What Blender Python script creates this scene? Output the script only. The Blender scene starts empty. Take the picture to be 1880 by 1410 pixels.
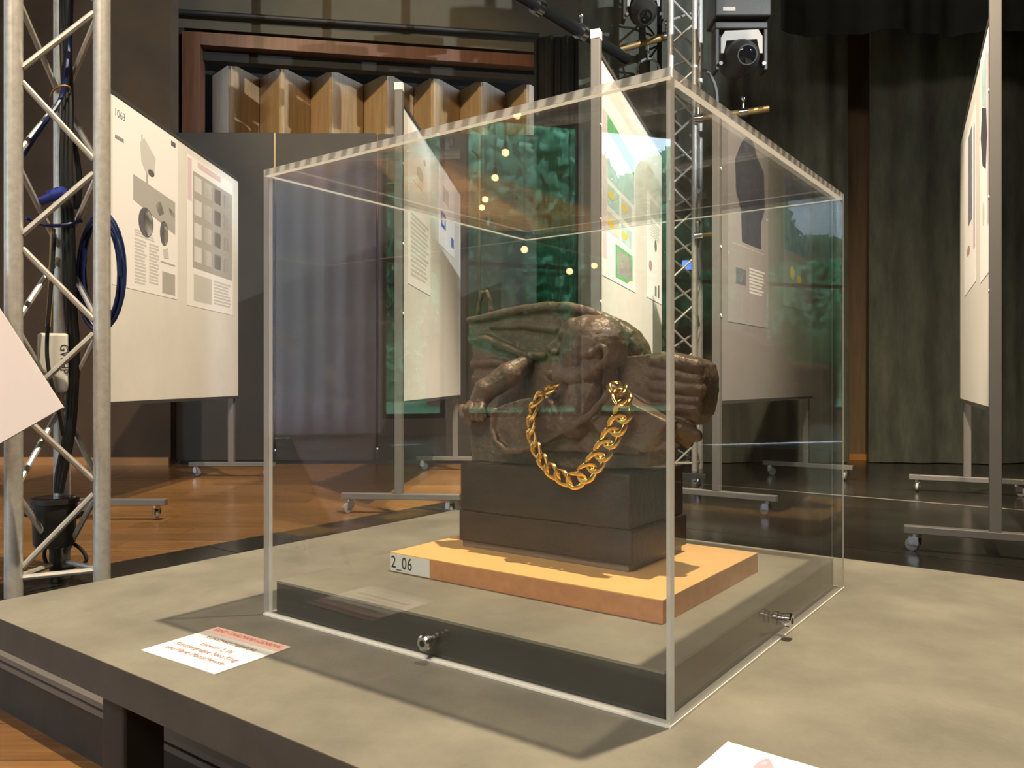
import bpy, bmesh, math, random
from mathutils import Vector, Matrix, noise
random.seed(7)
SC = bpy.context.scene
COL = SC.collection
PI = math.pi

# ------------------------------------------------------------------ camera
FPX, CX, HOR = 1463.0, 940.0, 701.0          # focal length in px, principal x, horizon y of the 1880x1410 frame
CAMZ = 0.66
cam = bpy.data.cameras.new('camera'); cam.sensor_width = 36.0; cam.lens = 36.0*FPX/1880.0
cam.shift_y = -(705.0-HOR)/1880.0; cam.clip_start = 0.02; cam.clip_end = 200
camo = bpy.data.objects.new('camera', cam); COL.objects.link(camo)
camo.location = (0, 0, CAMZ); camo.rotation_euler = (PI/2, 0, 0)
SC.camera = camo
SC.view_settings.view_transform = 'Standard'; SC.view_settings.look = 'None'
SC.view_settings.exposure = 0.0; SC.view_settings.gamma = 1.0; SC.view_settings.use_curve_mapping = False
cy = SC.cycles
cy.use_denoising = True; cy.transparent_max_bounces = 40; cy.max_bounces = 9; cy.glossy_bounces = 6
cy.diffuse_bounces = 4; cy.transmission_bounces = 6; cy.caustics_reflective = False; cy.caustics_refractive = False
cy.sample_clamp_indirect = 4.0

# ------------------------------------------------------------------ world (daylight outside the hall windows)
wd = bpy.data.worlds.new('daylight'); SC.world = wd; wd.use_nodes = True
bg = wd.node_tree.nodes['Background']; bg.inputs[0].default_value = (0.66, 0.82, 1.0, 1); bg.inputs[1].default_value = 12.0

# ------------------------------------------------------------------ lamps of the stage rig, plus added fill
def spot(name, loc, aim, watts, angle, col, radius=0.06, blend=0.5):
    l = bpy.data.lights.new(name, 'SPOT'); l.energy = watts; l.spot_size = math.radians(angle); l.spot_blend = blend
    l.color = col; l.shadow_soft_size = radius
    o = bpy.data.objects.new(name, l); COL.objects.link(o); o.location = loc
    o.rotation_euler = (Vector(aim)-Vector(loc)).to_track_quat('-Z', 'Y').to_euler()
    return o
WARM = (1.0, 0.82, 0.57)
spot('key_spot', (0.98, 1.32, 6.7), (0.0, 1.6, 0.3), 2500, 110, WARM, 0.05, 0.6)
spot('cross_spot', (-0.2, 2.6, 5.5), (2.25, 3.88, 1.25), 2900, 27, (1.0, 0.82, 0.60), 0.06, 0.6)
spot('board_spot', (2.2, 0.8, 7.2), (0.64, 4.2, 1.25), 8200, 24, (1.0, 0.86, 0.68), 0.06, 1.0)
spot('board_fill_spot', (2.0, 3.0, 6.5), (-1.93, 4.6, 1.35), 1200, 24, (1.0, 0.88, 0.72), 0.06, 0.8)  # extra spot added to brighten the leftmost whiteboard
spot('profile_spot', (5.6, -2.2, 4.9), (-1.2, 7.2, 3.05), 3800, 24, (0.92, 1.0, 1.05), 0.02, 0.3)
spot('wash_spot', (-3.0, 0.3, 5.6), (-1.0, 7.2, 3.0), 1300, 24, (1.0, 0.74, 0.40), 0.05, 0.6)
def area(name, loc, aim, watts, sx, sy, col):
    l = bpy.data.lights.new(name, 'AREA'); l.shape = 'RECTANGLE'; l.size = sx; l.size_y = sy; l.energy = watts; l.color = col
    o = bpy.data.objects.new(name, l); COL.objects.link(o); o.location = loc
    o.rotation_euler = (Vector(aim)-Vector(loc)).to_track_quat('-Z', 'Y').to_euler()
    return o
area('front_fill_area', (-2.5, -4.0, 7.2), (-1.5, -2.5, 0.0), 720, 5.0, 3.0, (1.0, 0.86, 0.70))  # unseen area light added to fill bust and boards from the front

# ------------------------------------------------------------------ materials
def new_mat(name):
    m = bpy.data.materials.new(name); m.use_nodes = True
    return m, m.node_tree, m.node_tree.nodes['Principled BSDF']
def mat(name, col, rough=0.6, metal=0.0, var=0.0, scale=8.0, bump=0.0, bscale=60.0, spec=0.5, stretch=(1,1,1), rnd=0.0, coat=0.0):
    m, nt, b = new_mat(name)
    b.inputs['Base Color'].default_value = (*col, 1); b.inputs['Roughness'].default_value = rough
    b.inputs['Metallic'].default_value = metal; b.inputs['Specular IOR Level'].default_value = spec
    if coat: b.inputs['Coat Weight'].default_value = coat; b.inputs['Coat Roughness'].default_value = 0.1
    tc = nt.nodes.new('ShaderNodeTexCoord'); mp = nt.nodes.new('ShaderNodeMapping'); mp.inputs['Scale'].default_value = stretch
    nt.links.new(tc.outputs['Object'], mp.inputs['Vector'])
    last = None
    if var > 0:
        n = nt.nodes.new('ShaderNodeTexNoise'); n.inputs['Scale'].default_value = scale; n.inputs['Detail'].default_value = 6
        n.inputs['Roughness'].default_value = 0.65
        nt.links.new(mp.outputs[0], n.inputs['Vector'])
        r = nt.nodes.new('ShaderNodeMapRange'); r.inputs['From Min'].default_value = 0.3; r.inputs['From Max'].default_value = 0.7
        r.inputs['To Min'].default_value = 1-var; r.inputs['To Max'].default_value = 1+var
        nt.links.new(n.outputs['Fac'], r.inputs['Value'])
        last = r.outputs[0]
    if rnd > 0:
        oi = nt.nodes.new('ShaderNodeObjectInfo'); r2 = nt.nodes.new('ShaderNodeMapRange')
        r2.inputs['To Min'].default_value = 1-rnd; r2.inputs['To Max'].default_value = 1+rnd
        nt.links.new(oi.outputs['Random'], r2.inputs['Value'])
        if last is None: last = r2.outputs[0]
        else:
            mu = nt.nodes.new('ShaderNodeMath'); mu.operation = 'MULTIPLY'
            nt.links.new(last, mu.inputs[0]); nt.links.new(r2.outputs[0], mu.inputs[1]); last = mu.outputs[0]
    if last is not None:
        vm = nt.nodes.new('ShaderNodeVectorMath'); vm.operation = 'SCALE'; vm.inputs[0].default_value = col
        nt.links.new(last, vm.inputs['Scale']); nt.links.new(vm.outputs[0], b.inputs['Base Color'])
    if bump > 0:
        n2 = nt.nodes.new('ShaderNodeTexNoise'); n2.inputs['Scale'].default_value = bscale; n2.inputs['Detail'].default_value = 4
        nt.links.new(mp.outputs[0], n2.inputs['Vector'])
        bp = nt.nodes.new('ShaderNodeBump'); bp.inputs['Strength'].default_value = bump; bp.inputs['Distance'].default_value = 0.01
        nt.links.new(n2.outputs['Fac'], bp.inputs['Height']); nt.links.new(bp.outputs[0], b.inputs['Normal'])
    return m
def emit(name, col, s):
    m, nt, b = new_mat(name); b.inputs['Base Color'].default_value = (*col, 1)
    b.inputs['Emission Color'].default_value = (*col, 1); b.inputs['Emission Strength'].default_value = s
    return m
def acrylic(name, tint=(0.975, 0.98, 0.978), f0=0.042, rough=0.0):
    """thin clear sheet: Schlick reflection over straight transmission"""
    m = bpy.data.materials.new(name); m.use_nodes = True; nt = m.node_tree; nt.nodes.clear()
    out = nt.nodes.new('ShaderNodeOutputMaterial'); mx = nt.nodes.new('ShaderNodeMixShader')
    tr = nt.nodes.new('ShaderNodeBsdfTransparent'); tr.inputs[0].default_value = (*tint, 1)
    gl = nt.nodes.new('ShaderNodeBsdfGlossy'); gl.inputs['Roughness'].default_value = rough; gl.inputs[0].default_value = (1, 1, 1, 1)
    lw = nt.nodes.new('ShaderNodeLayerWeight'); lw.inputs[0].default_value = 0.5
    p = nt.nodes.new('ShaderNodeMath'); p.operation = 'POWER'; p.inputs[1].default_value = 5.0
    a = nt.nodes.new('ShaderNodeMath'); a.operation = 'MULTIPLY_ADD'; a.inputs[1].default_value = 1-f0; a.inputs[2].default_value = f0
    nt.links.new(lw.outputs['Facing'], p.inputs[0]); nt.links.new(p.outputs[0], a.inputs[0]); nt.links.new(a.outputs[0], mx.inputs[0])
    nt.links.new(tr.outputs[0], mx.inputs[1]); nt.links.new(gl.outputs[0], mx.inputs[2]); nt.links.new(mx.outputs[0], out.inputs[0])
    return m
def acrylic_edge(name, stripes):
    """saw-cut acrylic edge: milky white painted in for guided light; the lid edge keeps its machining marks"""
    m = bpy.data.materials.new(name); m.use_nodes = True; nt = m.node_tree; nt.nodes.clear()
    out = nt.nodes.new('ShaderNodeOutputMaterial'); mx = nt.nodes.new('ShaderNodeMixShader'); mx2 = nt.nodes.new('ShaderNodeMixShader')
    tr = nt.nodes.new('ShaderNodeBsdfTransparent'); tr.inputs[0].default_value = (0.92, 0.93, 0.95, 1)
    tl = nt.nodes.new('ShaderNodeBsdfTranslucent'); tl.inputs[0].default_value = (0.97, 0.96, 0.93, 1)
    df = nt.nodes.new('ShaderNodeBsdfDiffuse'); df.inputs[0].default_value = (0.94, 0.93, 0.9, 1)  # white body colour stands in for light carried inside the sheet
    mx2.inputs[0].default_value = 0.35; mx.inputs[0].default_value = 0.86
    nt.links.new(tr.outputs[0], mx.inputs[1])
    nt.links.new(df.outputs[0], mx2.inputs[1]); nt.links.new(tl.outputs[0], mx2.inputs[2]); nt.links.new(mx2.outputs[0], mx.inputs[2])
    nt.links.new(mx.outputs[0], out.inputs[0])
    if stripes:
        tc = nt.nodes.new('ShaderNodeTexCoord'); dt = nt.nodes.new('ShaderNodeVectorMath'); dt.operation = 'DOT_PRODUCT'
        dt.inputs[1].default_value = (-0.805-0.593, 0.593-0.805, 0.3)
        nz = nt.nodes.new('ShaderNodeTexNoise'); nz.inputs['Scale'].default_value = 14.0
        ml = nt.nodes.new('ShaderNodeMath'); ml.operation = 'MULTIPLY_ADD'; ml.inputs[1].default_value = 290.0
        ms = nt.nodes.new('ShaderNodeMath'); ms.operation = 'MULTIPLY'; ms.inputs[1].default_value = 5.0
        sn = nt.nodes.new('ShaderNodeMath'); sn.operation = 'SINE'
        mr = nt.nodes.new('ShaderNodeMapRange'); mr.inputs['From Min'].default_value = -0.6; mr.inputs['From Max'].default_value = 0.6
        mr.inputs['To Min'].default_value = 0.35; mr.inputs['To Max'].default_value = 0.85
        nt.links.new(tc.outputs['Object'], dt.inputs[0]); nt.links.new(tc.outputs['Object'], nz.inputs['Vector'])
        nt.links.new(nz.outputs['Fac'], ms.inputs[0]); nt.links.new(dt.outputs['Value'], ml.inputs[0]); nt.links.new(ms.outputs[0], ml.inputs[2])
        nt.links.new(ml.outputs[0], sn.inputs[0]); nt.links.new(sn.outputs[0], mr.inputs['Value']); nt.links.new(mr.outputs[0], mx.inputs[0])
    return m
def sheer(name, col):
    m = bpy.data.materials.new(name); m.use_nodes = True; nt = m.node_tree; nt.nodes.clear()
    out = nt.nodes.new('ShaderNodeOutputMaterial'); mx = nt.nodes.new('ShaderNodeMixShader'); mx.inputs[0].default_value = 0.68
    tl = nt.nodes.new('ShaderNodeBsdfTranslucent'); tl.inputs[0].default_value = (*col, 1)
    df = nt.nodes.new('ShaderNodeBsdfDiffuse'); df.inputs[0].default_value = (*col, 1)
    nt.links.new(df.outputs[0], mx.inputs[1]); nt.links.new(tl.outputs[0], mx.inputs[2]); nt.links.new(mx.outputs[0], out.inputs[0])
    return m

M = dict(
    clear=acrylic('clear_acrylic', f0=0.046), edge=acrylic_edge('acrylic_edge', False), lid_edge=acrylic_edge('acrylic_lid_edge', True), glass=acrylic('window_glass', (0.95, 0.98, 0.96)),
    gapwood=mat('brown_gap_wood', (0.15, 0.10, 0.055), 0.6, var=0.2, scale=4, stretch=(8, 8, 0.6)),
    milky=mat('edge_glow_white', (0.95, 0.93, 0.88), 0.4),
    table=mat('grey_linoleum_top', (0.225, 0.210, 0.168), 0.5, var=0.27, scale=6, bump=0.05, bscale=150),
    table_edge=mat('dark_deck_edge', (0.075, 0.068, 0.06), 0.6, var=0.2, scale=20),
    dark=mat('black_paint', (0.018, 0.018, 0.018), 0.5, var=0.2),
    plinth=mat('charcoal_plinth', (0.048, 0.042, 0.033), 0.6, var=0.15),
    mdf=mat('mdf_board', (0.86, 0.50, 0.19), 0.5, var=0.05, scale=30), mdf_edge=mat('mdf_edge', (0.64, 0.28, 0.11), 0.7, var=0.12, scale=60),
    bronze=mat('patinated_clay', (0.15, 0.105, 0.07), 0.42, metal=0.2, var=0.3, scale=35, bump=0.25, bscale=160),
    bronze_block=mat('dark_bronze_block', (0.034, 0.021, 0.015), 0.42, var=0.3, scale=25, bump=0.12, bscale=120),
    foot=mat('greyish_foot', (0.22, 0.165, 0.12), 0.6, var=0.1),
    gold=mat('polished_gold', (0.95, 0.62, 0.18), 0.17, metal=1.0, var=0.05, scale=90),
    paper=mat('white_card', (0.9, 0.9, 0.86), 0.7), pinkpaper=mat('pale_pink_sheet', (0.86, 0.77, 0.78), 0.6),
    pink=mat('pink_print', (0.9, 0.62, 0.54), 0.7), red=mat('red_print', (0.80, 0.14, 0.12), 0.7),
    ink=mat('dark_ink', (0.03, 0.03, 0.035), 0.7), mauve=mat('mauve_ink', (0.42, 0.23, 0.24), 0.7), brownink=mat('brown_ink', (0.33, 0.17, 0.13), 0.7),
    lilac=mat('lilac_print', (0.52, 0.40, 0.48), 0.7), lilac2=mat('pale_lilac_print', (0.66, 0.52, 0.56), 0.7),
    g1=mat('grey_print', (0.40, 0.39, 0.36), 0.7), g2=mat('light_grey_print', (0.56, 0.55, 0.52), 0.7), g3=mat('dark_grey_print', (0.12, 0.12, 0.14), 0.7, var=0.3, scale=30),
    green=mat('green_print', (0.12, 0.42, 0.16), 0.7, var=0.3, scale=20), teal=mat('teal_print', (0.42, 0.56, 0.55), 0.7, var=0.2, scale=20),
    yellow=mat('yellow_print', (0.75, 0.52, 0.05), 0.7), blue=mat('blue_print', (0.10, 0.16, 0.42), 0.7), navy=mat('navy_print', (0.045, 0.05, 0.07), 0.7, var=0.3, scale=25),
    slate=mat('slate_print', (0.16, 0.19, 0.24), 0.7, var=0.35, scale=15),
    dimmed_face=mat('shade_grey_board', (0.20, 0.185, 0.17), 0.8, var=0.06, scale=3), dimmed_paper=mat('shade_grey_paper', (0.27, 0.25, 0.245), 0.65), sheet=mat('poster_paper', (0.82, 0.80, 0.78), 0.65), board=mat('whiteboard_enamel', (0.72, 0.70, 0.65), 0.45, var=0.05, scale=3),  # grey board face and grey poster paper: shade put into the colour
    alu=mat('brushed_aluminium', (0.66, 0.64, 0.60), 0.42, metal=0.45, var=0.15, scale=40), boardpost=mat('grey_post_enamel', (0.17, 0.16, 0.15), 0.45, metal=0.3),
    darkrail=mat('dark_rail', (0.05, 0.048, 0.045), 0.5), steel=mat('chrome', (0.8, 0.8, 0.8), 0.18, metal=1.0), rubber=mat('grey_rubber', (0.25, 0.25, 0.25), 0.6),
    whiteplastic=mat('white_plastic', (0.85, 0.84, 0.78), 0.45), blackrubber=mat('black_rubber', (0.012, 0.012, 0.012), 0.5),
    bluecable=mat('blue_cable', (0.007, 0.02, 0.11), 0.4), tancable=mat('tan_cable', (0.45, 0.28, 0.10), 0.5), blueplastic=mat('blue_plastic', (0.03, 0.05, 0.33), 0.4),
    lamp=mat('black_lamp_housing', (0.035, 0.033, 0.03), 0.45, bump=0.05), lampgrey=mat('grey_lamp_plate', (0.42, 0.40, 0.36), 0.5), lens=mat('lamp_lens', (0.01, 0.01, 0.012), 0.05),
    brass=mat('yellowish_tube', (0.42, 0.29, 0.13), 0.4, metal=0.6, var=0.2), blacktube=mat('black_tube', (0.03, 0.03, 0.03), 0.3, metal=0.4),
    plank=mat('oak_parquet', (0.23, 0.115, 0.04), 0.22, var=0.3, scale=5, stretch=(0.6, 9, 9), rnd=0.22, bump=0.03, bscale=20),
    subfloor=mat('dark_subfloor', (0.04, 0.025, 0.015), 0.7), lino=mat('black_dance_floor', (0.016, 0.015, 0.013), 0.2, var=0.5, scale=2.5, bump=0.02, bscale=6),
    beam=mat('dark_beam', (0.03, 0.027, 0.022), 0.6, var=0.3), wallbrown=mat('dark_brown_wall', (0.056, 0.033, 0.015), 0.75, var=0.25, scale=2),
    wallolive=mat('olive_grey_wall', (0.075, 0.064, 0.042), 0.8, var=0.15, scale=1.5), charcoal=mat('charcoal_panel', (0.031, 0.028, 0.024), 0.65, var=0.2, scale=2),
    redwood=mat('red_brown_wood', (0.11, 0.042, 0.018), 0.45, var=0.3, scale=4, stretch=(8, 8, 0.6)),
    palewood=mat('pale_wood', (0.50, 0.40, 0.25), 0.5, var=0.12, scale=4, stretch=(8, 8, 0.6)), honeywood=mat('honey_wood', (0.40, 0.27, 0.14), 0.45, var=0.2, scale=4, stretch=(8, 8, 0.6)),
    blackout=mat('blackout', (0.012, 0.011, 0.010), 0.8), curtain=mat('dark_velvet', (0.075, 0.080, 0.060), 0.9, var=0.35, scale=4, stretch=(3, 3, 0.7), bump=0.1, bscale=40),
    curtain2=mat('black_velvet', (0.014, 0.014, 0.012), 0.9, var=0.3, scale=6), wallhall=mat('hall_plaster', (0.55, 0.50, 0.50), 0.8, var=0.05, scale=1),
    ceil=mat('black_ceiling', (0.03, 0.028, 0.026), 0.9), hallfloor=mat('hall_parquet', (0.2, 0.11, 0.05), 0.3, var=0.3, scale=5),
    orange_trim=mat('orange_wood_trim', (0.40, 0.19, 0.05), 0.4), tape=mat('grey_tape', (0.16, 0.14, 0.11), 0.5),
    sheer=sheer('veil_sheer', (0.95, 0.84, 0.92)), leaf=sheer('tree_leaves', (0.30, 0.62, 0.42)), bark=mat('bark', (0.08, 0.06, 0.04), 0.9),
    lawn=mat('lawn', (0.08, 0.2, 0.09), 0.9, var=0.3), shed=mat('shed_boards', (0.20, 0.08, 0.05), 0.8, var=0.3), bulb=emit('warm_bulb', (1.0, 0.62, 0.26), 22.0),
    cord=mat('black_cord', (0.02, 0.02, 0.02), 0.6), screen=emit('blue_screen', (0.10, 0.25, 1.0), 1.6), exitgreen=emit('green_sign_light', (0.15, 1.0, 0.5), 6.0),
)

# ------------------------------------------------------------------ mesh helpers
class MB:
    def __init__(s): s.v = []; s.f = []; s.m = []
    def add(s, verts, faces, mi=0):
        o = len(s.v); s.v += [Vector(p) for p in verts]; s.f += [tuple(i+o for i in f) for f in faces]; s.m += [mi]*len(faces); return s
    def hexa(s, o, a, b, c, mi=0):
        """box from corner o and three edge vectors"""
        o, a, b, c = map(Vector, (o, a, b, c))
        if a.cross(b).dot(c) < 0: a, b = b, a
        P = [o, o+a, o+a+b, o+b, o+c, o+a+c, o+a+b+c, o+b+c]
        return s.add(P, [(3,2,1,0), (4,5,6,7), (0,1,5,4), (1,2,6,5), (2,3,7,6), (3,0,4,7)], mi)
    def cbox(s, c, a, b, d, mi=0):
        """box from centre and three full edge vectors"""
        c, a, b, d = map(Vector, (c, a, b, d)); return s.hexa(c-a/2-b/2-d/2, a, b, d, mi)
    def tube(s, p0, p1, r0, r1=None, n=12, caps=True, mi=0):
        p0, p1 = Vector(p0), Vector(p1); r1 = r0 if r1 is None else r1
        d = (p1-p0).normalized(); x = d.orthogonal().normalized(); y = d.cross(x)
        V = []
        for p, r in ((p0, r0), (p1, r1)):
            V += [p+(x*math.cos(2*PI*k/n)+y*math.sin(2*PI*k/n))*r for k in range(n)]
        F = [(k, (k+1) % n, n+(k+1) % n, n+k) for k in range(n)]
        if caps: F += [tuple(range(n-1, -1, -1)), tuple(range(n, 2*n))]
        return s.add(V, F, mi)
    def path(s, pts, r, n=8, closed=False, mi=0):
        pts = [Vector(p) for p in pts]; L = len(pts); V = []; up = None
        for i, p in enumerate(pts):
            a = pts[(i-1) % L] if (closed or i > 0) else p; b = pts[(i+1) % L] if (closed or i < L-1) else p
            d = (b-a).normalized()
            if up is None: up = d.orthogonal().normalized()
            up = (up-d*up.dot(d)).normalized(); y = d.cross(up)
            rr = r[i] if isinstance(r, (list, tuple)) else r
            V += [p+(up*math.cos(2*PI*k/n)+y*math.sin(2*PI*k/n))*rr for k in range(n)]
        F = []
        for i in range(L if closed else L-1):
            j = (i+1) % L
            F += [(i*n+k, i*n+(k+1) % n, j*n+(k+1) % n, j*n+k) for k in range(n)]
        if not closed: F += [tuple(range(n-1, -1, -1)), tuple((L-1)*n+k for k in range(n))]
        return s.add(V, F, mi)
    def lathe(s, base, axis, prof, n=20, mi=0):
        base, d = Vector(base), Vector(axis).normalized(); x = d.orthogonal().normalized(); y = d.cross(x); V = []
        for h, r in prof: V += [base+d*h+(x*math.cos(2*PI*k/n)+y*math.sin(2*PI*k/n))*max(r, 1e-5) for k in range(n)]
        F = []
        for i in range(len(prof)-1): F += [(i*n+k, i*n+(k+1) % n, (i+1)*n+(k+1) % n, (i+1)*n+k) for k in range(n)]
        F += [tuple(range(n-1, -1, -1)), tuple((len(prof)-1)*n+k for k in range(n))]
        return s.add(V, F, mi)
    def ball(s, c, rx, ry=None, rz=None, ax=None, n=16, m=10, mi=0):
        c = Vector(c); ry = ry or rx; rz = rz or rx
        ax = ax or (Vector((1,0,0)), Vector((0,1,0)), Vector((0,0,1))); V = [c+ax[2]*rz]
        for i in range(1, m):
            t = PI*i/m
            for k in range(n):
                q = 2*PI*k/n; V.append(c+ax[0]*(rx*math.sin(t)*math.cos(q))+ax[1]*(ry*math.sin(t)*math.sin(q))+ax[2]*(rz*math.cos(t)))
        V.append(c-ax[2]*rz); F = [(0, 1+k, 1+(k+1) % n) for k in range(n)]
        for i in range(m-2): F += [(1+i*n+k, 1+(i+1)*n+k, 1+(i+1)*n+(k+1) % n, 1+i*n+(k+1) % n) for k in range(n)]
        e = len(V)-1; F += [(e, 1+(m-2)*n+(k+1) % n, 1+(m-2)*n+k) for k in range(n)]
        return s.add(V, F, mi)
    def prism(s, poly, d, mi=0):
        poly = [Vector(p) for p in poly]; d = Vector(d); n = len(poly)
        return s.add(poly+[p+d for p in poly], [tuple(range(n)), tuple(range(2*n-1, n-1, -1))]+[(k, n+k, n+(k+1) % n, (k+1) % n) for k in range(n)], mi)
ORIG = {}
def origin_of(o): return ORIG.get(o.name, Vector((0,0,0)))
def obj(name, mb, mats, parent=None, smooth=False, bevel=0.0, base=None):
    if isinstance(mats, str): mats = [mats]
    if parent is not None: org = origin_of(parent)
    elif base is not None: org = Vector(base)
    else:
        lo = [min(v[i] for v in mb.v) for i in range(3)]; hi = [max(v[i] for v in mb.v) for i in range(3)]
        org = Vector(((lo[0]+hi[0])/2, (lo[1]+hi[1])/2, lo[2]))
    me = bpy.data.meshes.new(name); me.from_pydata([tuple(v-org) for v in mb.v], [], mb.f)
    for k in mats: me.materials.append(M[k])
    me.polygons.foreach_set('material_index', mb.m)
    bm = bmesh.new(); bm.from_mesh(me); bmesh.ops.recalc_face_normals(bm, faces=bm.faces[:]); bm.to_mesh(me); bm.free()
    if smooth:
        me.polygons.foreach_set('use_smooth', [True]*len(me.polygons))
    o = bpy.data.objects.new(name, me); COL.objects.link(o)
    if parent is not None: o.parent = parent
    else: o.location = org
    ORIG[o.name] = org
    if bevel:
        b = o.modifiers.new('bevel', 'BEVEL'); b.width = bevel; b.segments = 2; b.limit_method = 'ANGLE'
    if smooth and hasattr(me, 'set_sharp_from_angle'): me.set_sharp_from_angle(angle=math.radians(40))
    return o
def tag(o, label=None, cat=None, group=None, kind=None):
    if label: o['label'] = label
    if cat: o['category'] = cat
    if group: o['group'] = group
    if kind: o['kind'] = kind
    return o
def thing(name, loc, label, cat, group=None):
    o = bpy.data.objects.new(name, None); COL.objects.link(o); o.location = loc; o.empty_display_size = 0.1
    ORIG[o.name] = Vector(loc); return tag(o, label, cat, group)
def struct(name, mb, mats, parent=None, label=None, **k):
    o = obj(name, mb, mats, parent, **k)
    if parent is None: tag(o, label, None, None, 'structure')
    return o
def lettering(name, body, size, o, xa, ya, mt, parent, sx=1.0, align='LEFT', spacing=1.0, thick=0.0002, sub=None):
    """flat lettering: o is the baseline start (or middle), xa / ya unit vectors in the surface"""
    cu = bpy.data.curves.new('lettering', 'FONT'); cu.body = body; cu.size = size; cu.align_x = align; cu.space_character = spacing
    cu.resolution_u = 3; cu.extrude = thick
    t = bpy.data.objects.new('lettering', cu); COL.objects.link(t)
    dg = bpy.context.evaluated_depsgraph_get(); me = bpy.data.meshes.new_from_object(t.evaluated_get(dg))
    bpy.data.objects.remove(t); bpy.data.curves.remove(cu)
    xa, ya = Vector(xa), Vector(ya); za = xa.cross(ya); org = origin_of(parent); o = Vector(o)
    for v in me.vertices:
        c = v.co.copy(); v.co = o-org+xa*(c.x*sx)+ya*c.y+za*(c.z+thick)
    me.materials.clear(); me.materials.append(M[mt])
    q = bpy.data.objects.new(name, me); COL.objects.link(q); q.parent = parent; ORIG[q.name] = org
    return q
Z = Vector((0,0,1))
def W(px, py, d): return Vector(((px-CX)/FPX*d, d, CAMZ+(HOR-py)/FPX*d))
def on_level(px, py, z):
    d = (CAMZ-z)*FPX/(py-HOR); return W(px, py, d)
def on_plane(px, py, p, n):
    r = Vector(((px-CX)/FPX, 1.0, (HOR-py)/FPX)); o = Vector((0,0,CAMZ)); t = (Vector(p)-o).dot(n)/r.dot(n); return o+r*t
def smooth_pts(pts, k=6):
    pts = [Vector(p) for p in pts]; out = []
    for i in range(len(pts)-1):
        a, b, c, d = pts[max(i-1,0)], pts[i], pts[i+1], pts[min(i+2,len(pts)-1)]
        for j in range(k):
            t = j/k; out.append(0.5*((2*b)+(c-a)*t+(2*a-5*b+4*c-d)*t*t+(3*b-a-3*c+d)*t**3))
    return out+[pts[-1]]

# display-case axes: U runs along the long pane to the left, V to the back right
U = Vector((-0.805, 0.593, 0)).normalized(); V = Vector((0.593, 0.805, 0)).normalized()

# ================================================================== THE SETTING
mb = MB().hexa((-9.2, -9, -0.14), (16.4, 0, 0), (0, 17.5, 0), (0, 0, 0.12))
floor = struct('floor', mb, 'subfloor', label='stage and hall floor of oak parquet')
# parquet planks at the left of the stage, each a part
PW = 0.148; pr = random.Random(3); shared = {}
for r in range(38):
    y0 = 0.80+r*PW; x = -5.2-pr.random()*1.4
    while x < 0.9 and y0 < 6.35:
        L = 1.5; x1 = x+L
        if x1 > -0.70*y0-0.6:
            key = 'plank'
            if key not in shared:
                p = MB().hexa((0, 0, -0.02), (L-0.003, 0, 0), (0, PW-0.003, 0), (0, 0, 0.02))
                o = obj('plank', p, 'plank', floor, base=None); shared[key] = o.data
                for v in o.data.vertices: v.co += origin_of(floor)
            else:
                o = bpy.data.objects.new('plank', shared[key]); COL.objects.link(o); o.parent = floor
            o.location = Vector((x, y0, 0))-origin_of(floor)
        x = x1
# hall parquet beyond the stage planks (behind the camera)
struct('floor_hall', MB().hexa((-9.0, -9, -0.02), (16, 0, 0), (0, 9.78, 0), (0, 0, 0.02)), 'hallfloor', label='hall parquet behind the camera')
# black dance-floor sheets on the right: they run along U, seams across V
LT = Vector((-0.757, 1.115, 0))               # left corner of the deck table, plan view
def uv(u, v, z=0.0): return LT+U*u+V*v+Z*z
for k, (v0, v1) in enumerate(((0.30, 1.39), (1.39, 2.89), (2.89, 4.39), (4.39, 5.89), (5.89, 7.4))):
    p = MB().hexa(uv(1.61, v0+0.003, 0.0005), -U*6.8, V*(v1-v0-0.006), Z*0.003)
    obj('dance_floor_sheet', p, 'lino', floor)
obj('floor_tape', MB().hexa(uv(0.2, 4.375, 0.0036), -U*5.2, V*0.025, Z*0.0006), 'tape', floor)
# dark beam with aluminium rails under the table front
FB = 0.234
tr = struct('trim_1', MB().hexa(uv(1.75, FB, 0), -U*3.2, V*0.07, Z*0.088), 'beam', label='low dark stage edge beam with two metal rails')
for z0, z1 in ((0.088, 0.098), (0.103, 0.113)):
    for a, b in ((1.75, 0.62), (0.615, -1.4)):
        obj('metal_rail', MB().hexa(uv(a, FB-0.006, z0), -U*(a-b), V*0.076, Z*(z1-z0)), 'boardpost', tr)
obj('rail_core', MB().hexa(uv(1.75, FB+0.004, 0.098), -U*3.15, V*0.06, Z*0.005), 'dark', tr)
# back walls
struct('wall_back_left', MB().hexa((-7.5, 6.35, 0), (7.5-2.72, 0, 0), (0, 0.15, 0), (0, 0, 7.4)), 'wallbrown', label='dark brown wall behind the left whiteboard')
struct('baseboard_left', MB().hexa((-5, 6.31, 0), (5-2.72, 0, 0), (0, 0.04, 0), (0, 0, 0.06)), 'orange_trim', label='wooden skirting at the foot of the brown wall')
BD = Vector((math.cos(math.radians(9.5)), math.sin(math.radians(9.5)), 0)); BN = Vector((-BD.y, BD.x, 0))
BP = Vector((-1.378, 7.2, 0))
def bw(px, py, off=0.0): return on_plane(px, py, BP+BN*off, BN)
wb = MB()
a = bw(300, 701); b = bw(990, 701)
zt = bw(500, 62).z; zl = 0.0
wb.hexa(Vector((a.x, a.y, zt))-BD*1.5, BD*((b-a).length+4.0), BN*0.15, Z*(7.4-zt))
struct('wall_back', wb, 'wallolive', label='olive grey upper back wall over the folding wood panels')
struct('wall_back_strip', MB().hexa(Vector((a.x, a.y, 0))-BD*1.5, BD*(1.5+(bw(337, 701)-a).length), BN*0.15, Z*zt), 'blackout', label='black strip of wall beside the wood frame')
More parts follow.
